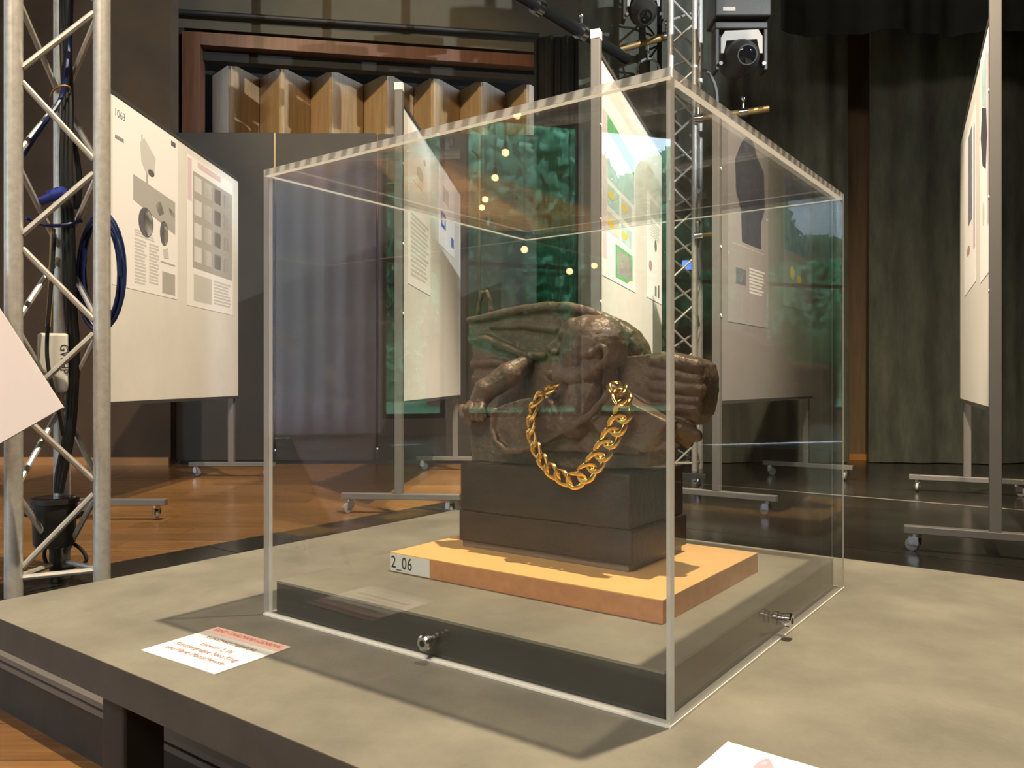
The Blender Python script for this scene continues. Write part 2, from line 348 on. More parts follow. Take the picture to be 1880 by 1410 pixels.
struct('wall_back_recess', MB().hexa(Vector((a.x, a.y, 0))+BN*0.75-BD, BD*8, BN*0.1, Z*5), 'blackout', label='dark recess behind the folding wood panels')
# frame of the folding-panel opening
fr = thing('folding_panel_screen', bw(660, 701)-Z*CAMZ, 'brown framed row of folding wood panels in the back wall', 'panel screen')
L0 = bw(337, 701); R0 = bw(985, 701); wdt = (R0-L0).length
fz1 = bw(400, 66).z; fz0 = bw(400, 92).z
obj('frame_post', MB().hexa(Vector((L0.x, L0.y, 0))-BN*0.06, BD*0.15, BN*0.2, Z*fz1), 'redwood', fr)
obj('frame_head', MB().hexa(Vector((L0.x, L0.y, fz1-0.11))-BN*0.06+BD*0.15, BD*(wdt), BN*0.2, Z*0.11), 'redwood', fr)
obj('frame_reveal', MB().hexa(Vector((L0.x, L0.y, fz1-0.20))+BN*0.05+BD*0.15, BD*(wdt), BN*0.1, Z*0.09), 'blackout', fr)
edges = [390, 424, 477, 517, 570, 609, 668, 711, 760, 796, 845, 883, 928, 967, 1005]
for k in range(len(edges)-1):
    near, far = (0.16, 0.50)
    d0, d1 = (far, near) if k % 2 == 0 else (near, far)
    p0 = bw(edges[k], 701, d0); p1 = bw(edges[k+1], 701, d1)
    t = Vector((p1.x-p0.x, p1.y-p0.y, 0)).normalized(); n = Vector((-t.y, t.x, 0))
    p = MB().hexa(Vector((p0.x, p0.y, 0.6)), Vector((p1.x-p0.x, p1.y-p0.y, 0))*0.985, n*0.03, Z*(fz1-0.17-0.6))
    mk = 'honeywood'
    obj('wood_panel', p, mk, fr)
# charcoal partition boards in front
pt = thing('partition_screen', (-1.4, 6.5, 0), 'charcoal partition screen of flat boards below the folding wood panels', 'partition')
px0 = 310
for k, (x0, x1) in enumerate(((318, 502), (506, 690), (694, 878), (882, 985))):
    d = 6.45+0.02*k; A = W(x0, 701, d); B = W(x1, 701, d); zt2 = W(0, 243, 6.45).z
    obj('partition_board', MB().hexa((A.x, d, 0.02), (B.x-A.x, 0, 0), (0, 0.04, 0), (0, 0, zt2-0.02)), 'charcoal', pt, bevel=0.004)
obj('seam_strip', MB().hexa((W(503, 0, 6.46).x, 6.46, zt2-0.35), (0.012, 0, 0), (0, 0.015, 0), (0, 0, 0.35)), 'honeywood', pt)
# brown wood behind the curtain gap on the right, with its orange foot
struct('wall_right_back', MB().hexa((1.2, 6.75, 0), (6, 0, 0), (0, 0.12, 0), (0, 0, 7.4)), 'gapwood', label='brown wood wall behind the curtain gap')
struct('trim_2', MB().hexa((2.6, 6.68, 0), (0.6, 0, 0), (0, 0.06, 0), (0, 0, 0.05)), 'orange_trim', label='orange wood strip at the foot of the curtain gap')
# hall shell out of view
struct('wall_right', MB().hexa((6.9, -9, 0), (0.15, 0, 0), (0, 16, 0), (0, 0, 7.4)), 'wallbrown', label='side wall right of the stage')
struct('wall_front', MB().hexa((-9, -9.15, 0), (16, 0, 0), (0, 0.15, 0), (0, 0, 7.4)), 'wallbrown', label='hall wall behind the camera')
struct('ceiling', MB().hexa((-9.2, -9.2, 7.4), (16.4, 0, 0), (0, 17.8, 0), (0, 0, 0.12)), 'ceil', label='black stage ceiling')
# window wall on the left of the hall (seen mirrored in the acrylic)
XW = -9.0
wl = MB()
openings = [(-8.4, -5.3), (-5.05, -3.2), (-2.95, -1.35), (-1.1, -0.3), (0.1, 1.9), (2.1, 3.6)]
zb, ztw = 0.2, 4.1
wl.hexa((XW-0.2, -9, 0), (0.2, 0, 0), (0, 16.5, 0), (0, 0, zb)); wl.hexa((XW-0.2, -9, ztw), (0.2, 0, 0), (0, 16.5, 0), (0, 0, 7.4-ztw))
ys = [-9]+[y for ab in openings for y in ab]+[7.5]
for k in range(0, len(ys), 2): wl.hexa((XW-0.2, ys[k], zb), (0.2, 0, 0), (0, ys[k+1]-ys[k], 0), (0, 0, ztw-zb))
struct('wall_left', wl, 'wallhall', label='hall wall with tall windows to the garden')
for k, (y0, y1) in enumerate(openings):
    f = MB(); t = 0.06
    for (a0, a1, b0, b1) in ((y0, y0+t, zb, ztw), (y1-t, y1, zb, ztw), (y0+t, y1-t, zb, zb+t), (y0+t, y1-t, ztw-t, ztw), (y0+t, y1-t, 2.15, 2.2)):
        f.hexa((XW-0.15, a0, b0), (0.06, 0, 0), (0, a1-a0, 0), (0, 0, b1-b0))
    w = struct('window_%d' % (k+1), f, 'darkrail', label='tall hall window looking onto garden trees')
    obj('window_pane', MB().hexa((XW-0.125, y0+t, zb+t), (0.006, 0, 0), (0, y1-y0-2*t, 0), (0, 0, ztw-zb-2*t)), 'glass', w)
def drape(name, pts_fn, n, z0, z1, mt, rows=10, thick=0.012, label=None, cat='curtain', sway=0.0, rnd=None, parent=None):
    """pleated curtain: pts_fn(t) -> plan point"""
    mb = MB(); Vv = []
    for layer in (0, 1):
        for j in range(rows+1):
            z = z0+(z1-z0)*j/rows
            for i in range(n+1):
                p = pts_fn(i/n, (z1-z)/(z1-z0)); Vv.append(Vector((p[0], p[1]+layer*thick, z)))
    F = []; S = (n+1)*(rows+1)
    for j in range(rows):
        for i in range(n):
            a = j*(n+1)+i; F.append((a, a+1, a+n+2, a+n+1)); F.append((S+a, S+a+n+1, S+a+n+2, S+a+1))
    bd = [i for i in range(n+1)]+[j*(n+1)+n for j in range(1, rows+1)]+[rows*(n+1)+i for i in range(n-1, -1, -1)]+[j*(n+1) for j in range(rows-1, 0, -1)]
    for k in range(len(bd)): a, b = bd[k], bd[(k+1) % len(bd)]; F.append((b, a, S+a, S+b))
    mb.add(Vv, F); o = obj(name, mb, mt, parent, smooth=True)
    if label: tag(o, label, cat)
    return o
def sheer_fn(y0, y1, ph):
    return lambda t, d: (XW+0.22+0.016*math.sin(t*(y1-y0)*26+ph)+0.01*math.sin(t*61+ph), y0+(y1-y0)*t)  # backlit sheers are added to give the left pane a pale veil
drape('veil_sheer', sheer_fn(-0.25, 2.0, 0), 150, 0.05, 4.3, 'sheer', rows=3, label='white sheer curtain added over the hall window as the bright veil mirrored in the case')
drape('veil_sheer', sheer_fn(2.05, 3.7, 1), 110, 0.05, 4.3, 'sheer', rows=3, label='narrower added white sheer curtain beside the stage end of the hall window wall')

# garden outside the windows
struct('ground_garden', MB().hexa((-45, -40, -0.3), (35.6, 0, 0), (0, 60, 0), (0, 0, 0.2)), 'lawn', label='lawn outside the hall windows')
tr_r = random.Random(11)
def tree(x, y, h, rad, label):
    t = thing('garden_tree', (x, y, -0.1), label, 'tree', 'garden trees outside the hall windows')
    tk = MB().path([(x, y, -0.1), (x+0.1, y+0.05, h*0.3), (x-0.05, y+0.2, h*0.55), (x+0.1, y, h*0.8)], [0.2, 0.16, 0.11, 0.04], 8)
    for k in range(7):
        a = tr_r.random()*6.28; zz = h*(0.35+0.06*k); tk.path([(x, y+0.1, zz), (x+math.cos(a)*rad*0.4, y+math.sin(a)*rad*0.4, zz+0.5), (x+math.cos(a)*rad*0.8, y+math.sin(a)*rad*0.8, zz+1.0)], [0.07, 0.04, 0.015], 5)
    obj('trunk', tk, 'bark', t, smooth=True)
    cr = MB()
    for k in range(5200):
        a = tr_r.random()*6.28; e = tr_r.uniform(-1, 1); q = rad*tr_r.random()**0.4
        c = Vector((x+q*math.cos(a)*math.sqrt(1-e*e), y+q*math.sin(a)*math.sqrt(1-e*e), h*0.62+e*h*0.42))
        n = Vector((tr_r.gauss(0,1), tr_r.gauss(0,1), tr_r.gauss(0,1))).normalized(); s1 = n.orthogonal().normalized()*tr_r.uniform(0.12, 0.24); s2 = n.cross(s1)*0.6
        cr.add([c-s1, c+s2, c+s1, c-s2], [(0,1,2,3)])
    tag(obj('crown', cr, 'leaf', t), kind='stuff')
tree(-14.2, -4.0, 5.6, 1.9, 'bushy green garden tree opposite the wide hall window')
tree(-15.2, -8.0, 5.6, 2.1, 'wide round garden tree beyond the wide hall window')
tree(-19.7, -5.0, 7.5, 2.3, 'tallest garden tree standing back on the lawn')
tree(-18.0, -13.2, 4.6, 2.3, 'small garden tree at the far end of the lawn')
tree(-13.6, -0.65, 6.6, 1.45, 'slim garden tree close outside the narrow hall window')
hg = thing('sky_screen_hedge', (-30, -8, -0.1), 'long hedge added to screen off the bright horizon behind the garden', 'hedge')  # added to keep bright horizon sky out of the pane reflection
hm = MB(); hr = random.Random(5)
for k in range(12000):
    c = Vector((-30+hr.uniform(-0.5, 0.5), hr.uniform(-30, 12), hr.uniform(0, 5.2))); n = Vector((hr.gauss(0,1), hr.gauss(0,1), hr.gauss(0,1))).normalized(); s1 = n.orthogonal().normalized()*hr.uniform(0.15, 0.3); s2 = n.cross(s1)*0.7
    hm.add([c-s1, c+s2, c+s1, c-s2], [(0,1,2,3)])
tag(obj('hedge_leaves', hm, 'leaf', hg), kind='stuff')
obj('hedge_core', MB().hexa((-30.3, -30, -0.1), (0.6, 0, 0), (0, 42, 0), (0, 0, 5.0)), 'lawn', hg)
sh = thing('garden_shed', (-23.5, -9, -0.1), 'red brown garden shed beyond the trees', 'shed')
obj('shed_wall', MB().hexa((-25, -13, -0.1), (2.5, 0, 0), (0, 9, 0), (0, 0, 2.2)), 'shed', sh)
obj('shed_roof', MB().prism([(-25.3, -13.2, 2.1), (-22.2, -13.2, 2.1), (-23.7, -13.2, 3.1)], (0, 9.4, 0)), 'wallbrown', sh)
# pendant bulbs of the hall, mirrored in the acrylic
nL = -V; CM = nL*2*(Vector((0.1436, 0.722, 0)).dot(nL))
def mirrored(px, py, t):
    v = Vector(((px-CX)/FPX, 1.0, 0)); r = v-2*v.dot(nL)*nL; p = CM+r*t; return Vector((p.x, p.y, CAMZ+(HOR-py)/FPX*t))
for k, (px, py, t, words) in enumerate(((950, 211, 6.0, 'highest and nearest of the hanging row'), (927, 280, 6.6, 'second of the hanging row from the top'), (908, 326, 7.2, 'third of the hanging row from the top'),
                                   (890, 366, 7.8, 'fourth of the hanging row from the top'), (884, 381, 8.2, 'lowest of the hanging row'), (962, 458, 7.0, 'low one by the garden window'), (1045, 498, 7.4, 'lowest one on the far side'))):
    p = mirrored(px, py, t)
    b = thing('pendant_bulb', p-Z*0.05, 'warm glowing pendant bulb in the hall, '+words, 'bulb', 'pendant bulbs of the hall')
    obj('bulb_glass', MB().ball(p, 0.030, n=12, m=8), 'bulb', b, smooth=True)
    obj('socket', MB().tube(p+Z*0.03, p+Z*0.09, 0.018, n=10), 'dark', b)
    obj('cord', MB().tube(p+Z*0.09, Vector((p.x, p.y, 7.4)), 0.004, n=6), 'cord', b)

# ------------------------------------------------------------------ stage curtains
def fold_fn(x0, x1, y, amp, k, ph, skew=0.0):
    def f(t, d):
        x = x0+(x1-x0)*t
        return (x+0.03*math.sin(k*x*0.7+ph)*d+skew*d*t, y-amp*(0.55+0.45*d)*(math.sin(k*x+ph)+0.5*math.sin(k*2.3*x+1.3*ph)+0.25*math.sin(5.1*k*x)))
    return f
drape('stage_curtain', fold_fn(0.55, 2.70, 6.45, 0.035, 8, 0.5, 0.03), 160, 0.01, 7.2, 'curtain', label='dark green stage curtain behind the display case, brown gap to its side')
drape('stage_curtain', fold_fn(2.90, 7.0, 6.38, 0.05, 5, 1.9, 0.16), 200, 0.01, 7.2, 'curtain', label='wide dark green stage curtain behind the whiteboard with the square post')
drape('stage_curtain', fold_fn(0.20, 0.75, 7.25, 0.03, 40, 0.2), 90, 0.01, W(0, 62, 7.2).z, 'curtain2', label='narrow black gathered curtain hanging from the slanted pipe')
obj_c = drape('border_curtain', fold_fn(2.0, 6.5, 5.9, 0.05, 7, 0.9), 150, W(0, 60, 5.9).z, 7.2, 'curtain2', label='black border cloth across the top of the green curtains')

# ================================================================== DISPLAY TABLE
TZ = CAMZ-0.3144; TT = 0.041
tb = thing('deck_table', uv(-0.9, 0.5, 0), 'grey topped dark stage deck table carrying the clear display case', 'table')
obj('table_top', MB().hexa(uv(0, 0, TZ-0.001), -U*2.0, V*1.044, Z*0.001), 'table', tb)
obj('deck_edge', MB().hexa(uv(0, 0, TZ-TT), -U*2.0, V*1.044, Z*(TT-0.001)), 'table_edge', tb)
for (a, b) in ((-0.335, 0.015), (-1.95, 0.015), (-0.02, 0.97), (-1.95, 0.97)):
    obj('leg', MB().hexa(uv(a, b, 0.0036), -U*0.05, V*0.05, Z*(TZ-TT-0.0036)), 'dark', tb, bevel=0.004)
# plinth in the case
F0 = Vector((0.1436, 0.722, 0)); CA, CB, CH, TH = 0.594, 0.609, 0.60, 0.008
def case(u, v, z): return F0+U*u+V*v+Z*(TZ+z)
PH = 0.046
pl = thing('case_plinth', case(0.3, 0.3, 0), 'low charcoal plinth with grey top inside the clear case', 'plinth')
obj('plinth_body', MB().hexa(case(0.012, 0.012, 0), U*(CA-0.024), V*(CB-0.024), Z*(PH-0.003)), 'plinth', pl)
obj('plinth_top', MB().hexa(case(0.012, 0.012, PH-0.003), U*(CA-0.024), V*(CB-0.024), Z*0.003), 'table', pl)
# ================================================================== ACRYLIC CASE
cs = thing('display_case', case(0.3, 0.3, 0), 'tall clear acrylic display case over the bust', 'display case')
def pane(o, a, b, c, thin):
    """a, b, c edge vectors; thin = index of the thickness vector: its two faces stay clear, the others are milky edges"""
    m = MB(); m.hexa(o, a, b, c)
    th = (Vector(a), Vector(b), Vector(c))[thin].normalized()
    for i, f in enumerate(m.f):
        n = (m.v[f[1]]-m.v[f[0]]).cross(m.v[f[2]]-m.v[f[1]]).normalized(); m.m[i] = 0 if abs(n.dot(th)) > 0.9 or n.dot(U) > 0.9 or n.dot(V) > 0.9 else 1
    return m
hz = CH-TH-0.0003
fp = pane(case(0, 0, 0.0034), U*CA, V*TH, Z*(hz-0.0034), 1)
for i, f_ in enumerate(fp.f):
    if all(abs((fp.v[q]-case(CA, 0, 0)).dot(U)) < 1e-4 for q in f_): fp.m[i] = 1      # its outer end is a cut edge, painted bright
obj('side_pane', fp, ['clear', 'edge'], cs)
obj('side_pane', pane(case(0, TH+0.0002, 0.0034), U*TH, V*(CB-2*TH-0.0004), Z*(hz-0.0034), 0), ['clear', 'edge'], cs)
obj('side_pane', pane(case(0, CB-TH, 0.0034), U*CA, V*TH, Z*(hz-0.0034), 1), ['clear', 'edge'], cs)
obj('side_pane', pane(case(CA-TH, TH+0.0002, 0.0034), U*TH, V*(CB-2*TH-0.0004), Z*(hz-0.0034), 0), ['clear', 'edge'], cs)
obj('top_pane', pane(case(0, 0, CH-TH), U*CA, V*CB, Z*TH, 2), ['clear', 'lid_edge'], cs)
BE = 0.0022  # white strips along the base imitate light leaving the pane edges
FW = 0.0034
for o_, a_, b_ in ((case(-0.0008, -0.0008, 0.0002), U*(CA+0.0016), V*FW), (case(-0.0008, FW, 0.0002), U*FW, V*(CB-2*FW)), (case(-0.0008, CB-FW+0.0008, 0.0002), U*(CA+0.0016), V*FW), (case(CA-FW+0.0008, FW, 0.0002), U*FW, V*(CB-2*FW))):
    tag(obj('foot_edge_glow', MB().hexa(o_, a_, b_, Z*BE), 'milky', cs), label='milky white strip imitating edge glow along the bottom')
def screw(p, n):
    p = Vector(p); n = Vector(n)
    s = obj('case_screw', MB().lathe(p-n*0.012, n, [(0, 0.0036), (0.012, 0.0036), (0.0125, 0.0075), (0.016, 0.0075), (0.017, 0.009), (0.022, 0.009), (0.0238, 0.0072)], 18), 'steel', cs, smooth=True)
    obj('hex_socket', MB().lathe(p+n*0.0119, n, [(0, 0.004), (0.0004, 0.004)], 6), 'dark', s)
screw(on_plane(788, 1177, case(0, 0, 0), V), -V)
screw(on_plane(1437, 1137, case(0, 0, 0), U), -U)
screw(case(CA, CB*0.5, 0.025), U); screw(case(CA*0.5, CB, 0.025), V)

# ================================================================== BUST ON ITS BOARD
PZ = TZ+PH
f = on_level(1217, 1147, PZ); PT = 0.027
bd = thing('mdf_base_board', f+U*0.21+V*0.15, 'orange wood fibre base board under the bust with paper number', 'board')
bo = obj('board_core', MB().hexa(f, U*0.422, V*0.305, Z*(PT-0.0015)), 'mdf_edge', bd, bevel=0.0008)
obj('board_face', MB().hexa(f+Z*(PT-0.0015), U*0.422, V*0.305, Z*0.0015), 'mdf', bd)
c0 = on_plane(709.5, 1020, f, V); c1 = on_plane(789, 1060, f, V)
sl = (c0-f).dot(U); sr = (c1-f).dot(U)
o = f+U*sr-V*0.0004+Z*0.0012
nl = obj('number_label', MB().hexa(o, U*(0.4215-sr), V*0.0004, Z*(PT-0.0025)), 'paper', bd); tag(nl, label='white paper sticker reading 2_06')
lettering('label_print', '2_06', 0.024, f+U*(0.4215-0.0022)-V*0.0006+Z*0.0063, -U, Z, 'ink', nl, sx=0.82, spacing=1.05)
# ---- bronze-brown bust
BZ = PZ+PT
Bc = on_level(1157, 1053, BZ)
bust = thing('portrait_bust', Bc+U*0.14+V*0.08, 'dark brown clay bust of a man in profile on a dark block', 'bust')
obj('foot_plate', MB().hexa(Bc+U*0.004+V*0.004, U*0.274, V*0.159, Z*0.009), 'foot', bust, bevel=0.001)
obj('lower_block', MB().hexa(Bc+Z*0.009-U*0.002, U*0.284, V*0.168, Z*0.044), 'bronze_block', bust, bevel=0.0025)
obj('upper_block', MB().hexa(Bc+Z*0.053+U*0.002+V*0.002, U*0.279, V*0.162, Z*0.071), 'bronze_block', bust, bevel=0.0025)
def Q(px, py, w):
    return on_plane(px, py, Bc+V*w, V)
sm = MB()
def slab(poly, w0, w1):
    a = [Q(x, y, w0) for x, y in poly]; sm.prism(a, V*(w1-w0))
def cap(pts, n=12):
    P = [Q(x, y, w) for x, y, w, r in pts]; R = [r for *_, r in pts]
    sm.path(P, R, n)
    for p, r in zip(P, R): sm.ball(p, r, n=12, m=8)
def blob(x, y, w, ru, rv, rz): sm.ball(Q(x, y, w), ru, rv, rz, (U, V, Z), 20, 14)
banner = [(858,585),(882,581),(905,578),(930,568),(965,560),(1000,556),(1045,557),(1090,570),(1130,587),(1160,608),(1174,630),(1181,655),(1181,700),(1175,800),(1170,862),(880,862),(878,770),(872,710),(867,650)]
slab(banner, 0.085, 0.115)
cap([(862,588,.086,.006),(885,584,.084,.006),(930,573,.083,.007),(1000,562,.083,.007),(1045,563,.083,.007),(1090,576,.083,.008),(1130,594,.083,.008),(1158,615,.084,.008),(1170,640,.086,.008)])
cap([(866,622,.086,.007),(895,622,.080,.008),(930,637,.078,.008),(960,652,.080,.007),(1000,652,.084,.006)])
cap([(872,668,.088,.008),(905,664,.082,.007),(940,672,.082,.006)]); cap([(905,600,.088,.006),(960,598,.086,.006),(1020,606,.086,.006)])
cap([(876,694,.086,.009),(930,690,.084,.008)])
cap([(879,580,.096,.0045),(880,556,.096,.004),(886,538,.095,.004),(894,537,.095,.0045),(900,552,.095,.0045),(902,578,.095,.004)])
# right-hand mass of folded cloth
slab([(1140,655),(1182,652),(1212,645),(1240,651),(1264,656),(1286,668),(1291,692),(1289,735),(1281,762),(1264,783),(1230,778),(1140,800)], 0.055, 0.110)
for k, (y0, y1, r) in enumerate(((664,674,.011),(690,697,.009),(712,716,.010),(733,737,.008),(752,755,.010),(770,768,.008))):
    cap([(1200,y0-2,.058,r*.7),(1240,y0,.052,r),(1284-abs(k-2)*3,y1,.055,r)])
    cap([(1240,y0,.112,r),(1284-abs(k-2)*3,y1,.108,r)])
cap([(1215,770,.05,.010),(1250,788,.045,.012),(1278,800,.05,.009)]); cap([(1235,795,.05,.010),(1262,812,.05,.008)])
# torso, coat fronts, collar
slab([(896,862),(902,800),(930,760),(1000,722),(1060,712),(1130,716),(1190,752),(1228,778),(1236,800),(1196,828),(1190,860)], 0.03, 0.112)
slab([(906,752),(935,738),(985,728),(1012,738),(1026,765),(1040,792),(1005,812),(965,822),(940,830),(918,824),(907,800)], 0.006, 0.04)
cap([(908,756,.006,.006),(905,785,.006,.006),(912,812,.004,.006),(930,828,.002,.006),(958,826,.003,.005),(985,818,.006,.004)])
slab([(1128,728),(1175,748),(1226,775),(1205,800),(1178,832),(1140,815),(1098,795),(1085,775)], 0.008, 0.045)
slab([(1040,792),(1098,762),(1160,800),(1175,835),(1100,832),(990,828)], 0.02, 0.05)
slab([(1098,752),(1106,730),(1124,707),(1137,716),(1139,742),(1128,756)], 0.0, 0.03)
cap([(1040,794,.012,.005),(1062,778,.008,.005),(1088,758,.003,.005),(1108,734,.0,.005),(1124,712,.002,.005)])
cap([(1040,794,.012,.004),(1026,766,.008,.004),(1014,742,.008,.005),(1000,730,.01,.005)])
# lower left side of the coat and fist
slab([(862,775),(905,760),(920,862),(866,862)], 0.035, 0.112)
cap([(980,656,.090,.007),(965,666,.076,.012),(935,688,.052,.019),(892,716,.036,.017)]); cap([(892,716,.034,.018),(880,735,.032,.015)])
blob(872, 758, .036, .020, .020, .017)
for k in range(4): cap([(862+k*8,742,.020,.006),(856+k*9,752,.012,.0065),(860+k*9,766,.014,.006)])
cap([(848,748,.03,.006),(850,764,.02,.006),(864,776,.018,.006)])
_Q = Q
def Q(px, py, w): return _Q(px, py, w-0.014)
# neck and head
cap([(1092,690,.060,.032),(1075,735,.052,.031),(1062,775,.045,.028)], 16)
blob(1096, 634, .058, .045, .038, .041); blob(1078, 620, .056, .034, .034, .031); blob(1060, 652, .056, .023, .028, .042)
blob(1048, 676, .056, .019, .023, .021)
cap([(1042,604,.046,.009),(1052,598,.040,.011)]); cap([(1031,616,.056,.0065),(1038,612,.040,.0075),(1058,612,.030,.0065)]); blob(1042, 626, .036, .006, .006, .0045)
cap([(1031,621,.056,.005),(1021,631,.056,.006),(1012,640,.056,.0075)]); blob(1018, 646, .049, .006, .005, .0045); blob(1018, 646, .063, .006, .005, .0045)
cap([(1034,630,.056,.007),(1026,644,.056,.008)])
cap([(1026,660,.044,.0045),(1018,661,.056,.006),(1026,660,.068,.0045)]); cap([(1026,670,.044,.005),(1019,670,.056,.006),(1026,670,.068,.005)])
blob(1022, 687, .056, .015, .017, .012); cap([(1028,690,.044,.012),(1060,692,.034,.013),(1092,678,.030,.013)]); cap([(1028,690,.068,.012),(1092,678,.080,.013)])
blob(1046, 650, .036, .013, .010, .012); cap([(1054,648,.031,.006),(1085,648,.024,.006)])
cap([(1096,640,.022,.0032),(1103,634,.019,.0034),(1111,638,.018,.0036),(1114,650,.018,.0036),(1110,662,.018,.0036),(1102,671,.019,.0042),(1093,674,.021,.0035)])
Q = _Q
me = bpy.data.meshes.new('sculpt'); org = origin_of(bust); me.from_pydata([tuple(v-org) for v in sm.v], [], sm.f)
bm = bmesh.new(); bm.from_mesh(me); bmesh.ops.recalc_face_normals(bm, faces=bm.faces[:]); bm.to_mesh(me); bm.free()
tmp = bpy.data.objects.new('sculpt', me); COL.objects.link(tmp)
rm = tmp.modifiers.new('remesh', 'REMESH'); rm.mode = 'VOXEL'; rm.voxel_size = 0.0014; rm.use_smooth_shade = True
s1 = tmp.modifiers.new('smooth', 'SMOOTH'); s1.factor = 0.5; s1.iterations = 4
dg = bpy.context.evaluated_depsgraph_get(); me2 = bpy.data.meshes.new_from_object(tmp.evaluated_get(dg))
bpy.data.objects.remove(tmp)
nrm = [v.normal.copy() for v in me2.vertices]
for v, n in zip(me2.vertices, nrm):
    c = v.co
    v.co = c+n*(0.0011*noise.noise(c*50)+0.0007*noise.noise(c*140))
me2.materials.clear(); me2.materials.append(M['bronze']); me2.polygons.foreach_set('use_smooth', [True]*len(me2.polygons))
fig = bpy.data.objects.new('sculpted_figure', me2); COL.objects.link(fig); fig.parent = bust; ORIG[fig.name] = org
# ---- gold curb chain
cp = [(1022,703,.024),(1006,716,.012),(989,729,.000),(979,748,-.006),(975,769,-.008),(974,792,-.009),(979,814,-.010),(989,836,-.012),(1003,857,-.014),(1021,871,-.015),(1041,881,-.016),
      (1060,880,-.016),(1078,866,-.015),(1093,848,-.014),(1106,829,-.012),(1118,808,-.010),(1130,786,-.010),(1140,765,-.010),(1146,747,-.009),(1142,729,-.008),(1134,712,.002)]
dense = smooth_pts([Q(*c) for c in cp], 12)
cum = [0.0]
for a, b in zip(dense, dense[1:]): cum.append(cum[-1]+(b-a).length)
def at_len(s):
    for i in range(1, len(cum)):
        if cum[i] >= s:
            t = (s-cum[i-1])/(cum[i]-cum[i-1]); return dense[i-1].lerp(dense[i], t), (dense[min(i+2, len(dense)-1)]-dense[max(i-3, 0)]).normalized()
    return dense[-1], (dense[-1]-dense[-3]).normalized()
ch = thing('gold_chain', Q(1040, 885, -.016)-Z*0.01, 'thick gold curb chain hanging round the neck of the bust', 'chain')
LW, LL, NL = 0.0098, 0.0130, 19
step = cum[-1]/(NL-1)
lk = bpy.data.meshes.new('link'); Vv = []; F = []; NS, NC = 28, 8
for i in range(NS):
    a = 2*PI*i/NS; ca, sa = math.cos(a), math.sin(a)
    c = Vector((LL*ca, LW*sa, 0.0022*math.sin(2*a))); d = Vector((-LL*sa, LW*ca, 0)).normalized(); nn = Vector((d.y, -d.x, 0))
    for k in range(NC):
        q = 2*PI*(k+0.5)/NC; wq = 0.0033*math.copysign(abs(math.cos(q))**0.6, math.cos(q)); hq = 0.0022*math.copysign(abs(math.sin(q))**0.6, math.sin(q))
        Vv.append(c+nn*wq+Vector((0,0,1))*hq)
for i in range(NS):
    j = (i+1) % NS; F += [(i*NC+k, j*NC+k, j*NC+(k+1) % NC, i*NC+(k+1) % NC) for k in range(NC)]
lk.from_pydata([tuple(v) for v in Vv], [], F); lk.materials.append(M['gold']); lk.polygons.foreach_set('use_smooth', [True]*len(F))
if hasattr(lk, 'set_sharp_from_angle'): lk.set_sharp_from_angle(angle=math.radians(50))
for i in range(NL):
    p, t = at_len(i*step); nrm0 = (-V+Z*0.15).normalized(); nrm0 = (nrm0-t*nrm0.dot(t)).normalized(); side = nrm0.cross(t)
    R = Matrix((t, side, nrm0)).transposed().to_4x4(); R = R @ Matrix.Rotation(math.radians(33), 4, 'X') @ Matrix.Rotation(math.radians(12*(-1 if i < NL/2 else 1)), 4, 'Z')
    o = bpy.data.objects.new('link', lk); COL.objects.link(o); o.parent = ch
    o.matrix_local = Matrix.Translation(p-origin_of(ch)) @ R

# ================================================================== CARDS
c_tl, c_tr, c_bl, c_br = [on_level(x, y, TZ) for x, y in ((400, 1153), (535, 1190), (258, 1195), (387, 1247))]
xa = (c_tr-c_tl).normalized(); wc = (c_tr-c_tl).length; ya = (c_tl-c_bl); ya = (ya-xa*ya.dot(xa)).normalized(); hc = (c_tl-c_bl).length
card = thing('caption_card', c_bl+Z*0.0, 'white caption card with red heading lying on the grey table', 'card')
obj('card_sheet', MB().hexa(c_tl-ya*hc+Z*0.0002, xa*wc, ya*hc, Z*0.0012), 'paper', card)
zc = Z*0.0015
hs = obj('heading_strip', MB().hexa(c_tl-ya*hc*0.20+zc, xa*wc, ya*hc*0.20, Z*0.0001), 'pink', card)
mid = c_tl+xa*wc*0.5+Z*0.0017
ts = wc*0.092
lettering('heading_lettering', 'ERNST-THÄLMANN-DENKMAL', ts*0.95, mid-ya*hc*0.12, xa, ya, 'red', card, sx=0.76, align='CENTER', thick=0.00005)
lettering('heading_lettering', 'KUNSTWETTBEWERB', ts*0.72, mid-ya*hc*0.34, xa, ya, 'brownink', card, sx=0.9, align='CENTER', spacing=1.2, thick=0.00005)
for k, tline in enumerate(('Entwurf 2_06', 'Künstlergruppe Nico Krug', 'und Mario Matuschewski')):
    lettering('body_lettering', tline, ts*0.98, mid-ya*hc*(0.53+0.14*k), xa, ya, 'mauve', card, sx=0.85, align='CENTER', thick=0.00005)
k_tl, k_l, k_r = on_level(1336, 1364, TZ), on_level(1293, 1410, TZ), on_level(1500, 1412, TZ)
xa2 = (k_r-k_tl).normalized(); ya2 = Vector((-xa2.y, xa2.x, 0))
card2 = thing('caption_card', k_tl, 'white card with a mauve printed shape at the lower frame edge', 'card')
obj('card_sheet', MB().hexa(k_tl+Z*0.0002-ya2*0.13, xa2*0.18, ya2*0.13, Z*0.0012), 'paper', card2)
pp = [on_level(x, y, TZ) for x, y in ((1384, 1410), (1390, 1404), (1404, 1396), (1412, 1396), (1417, 1404), (1421, 1414), (1420, 1440), (1385, 1440))]
obj('printed_shape', MB().prism([p+Z*0.0015 for p in pp], Z*0.0001), 'lilac', card2)
pp = [on_level(x, y, TZ) for x, y in ((1392, 1408), (1402, 1402), (1410, 1403), (1408, 1408))]
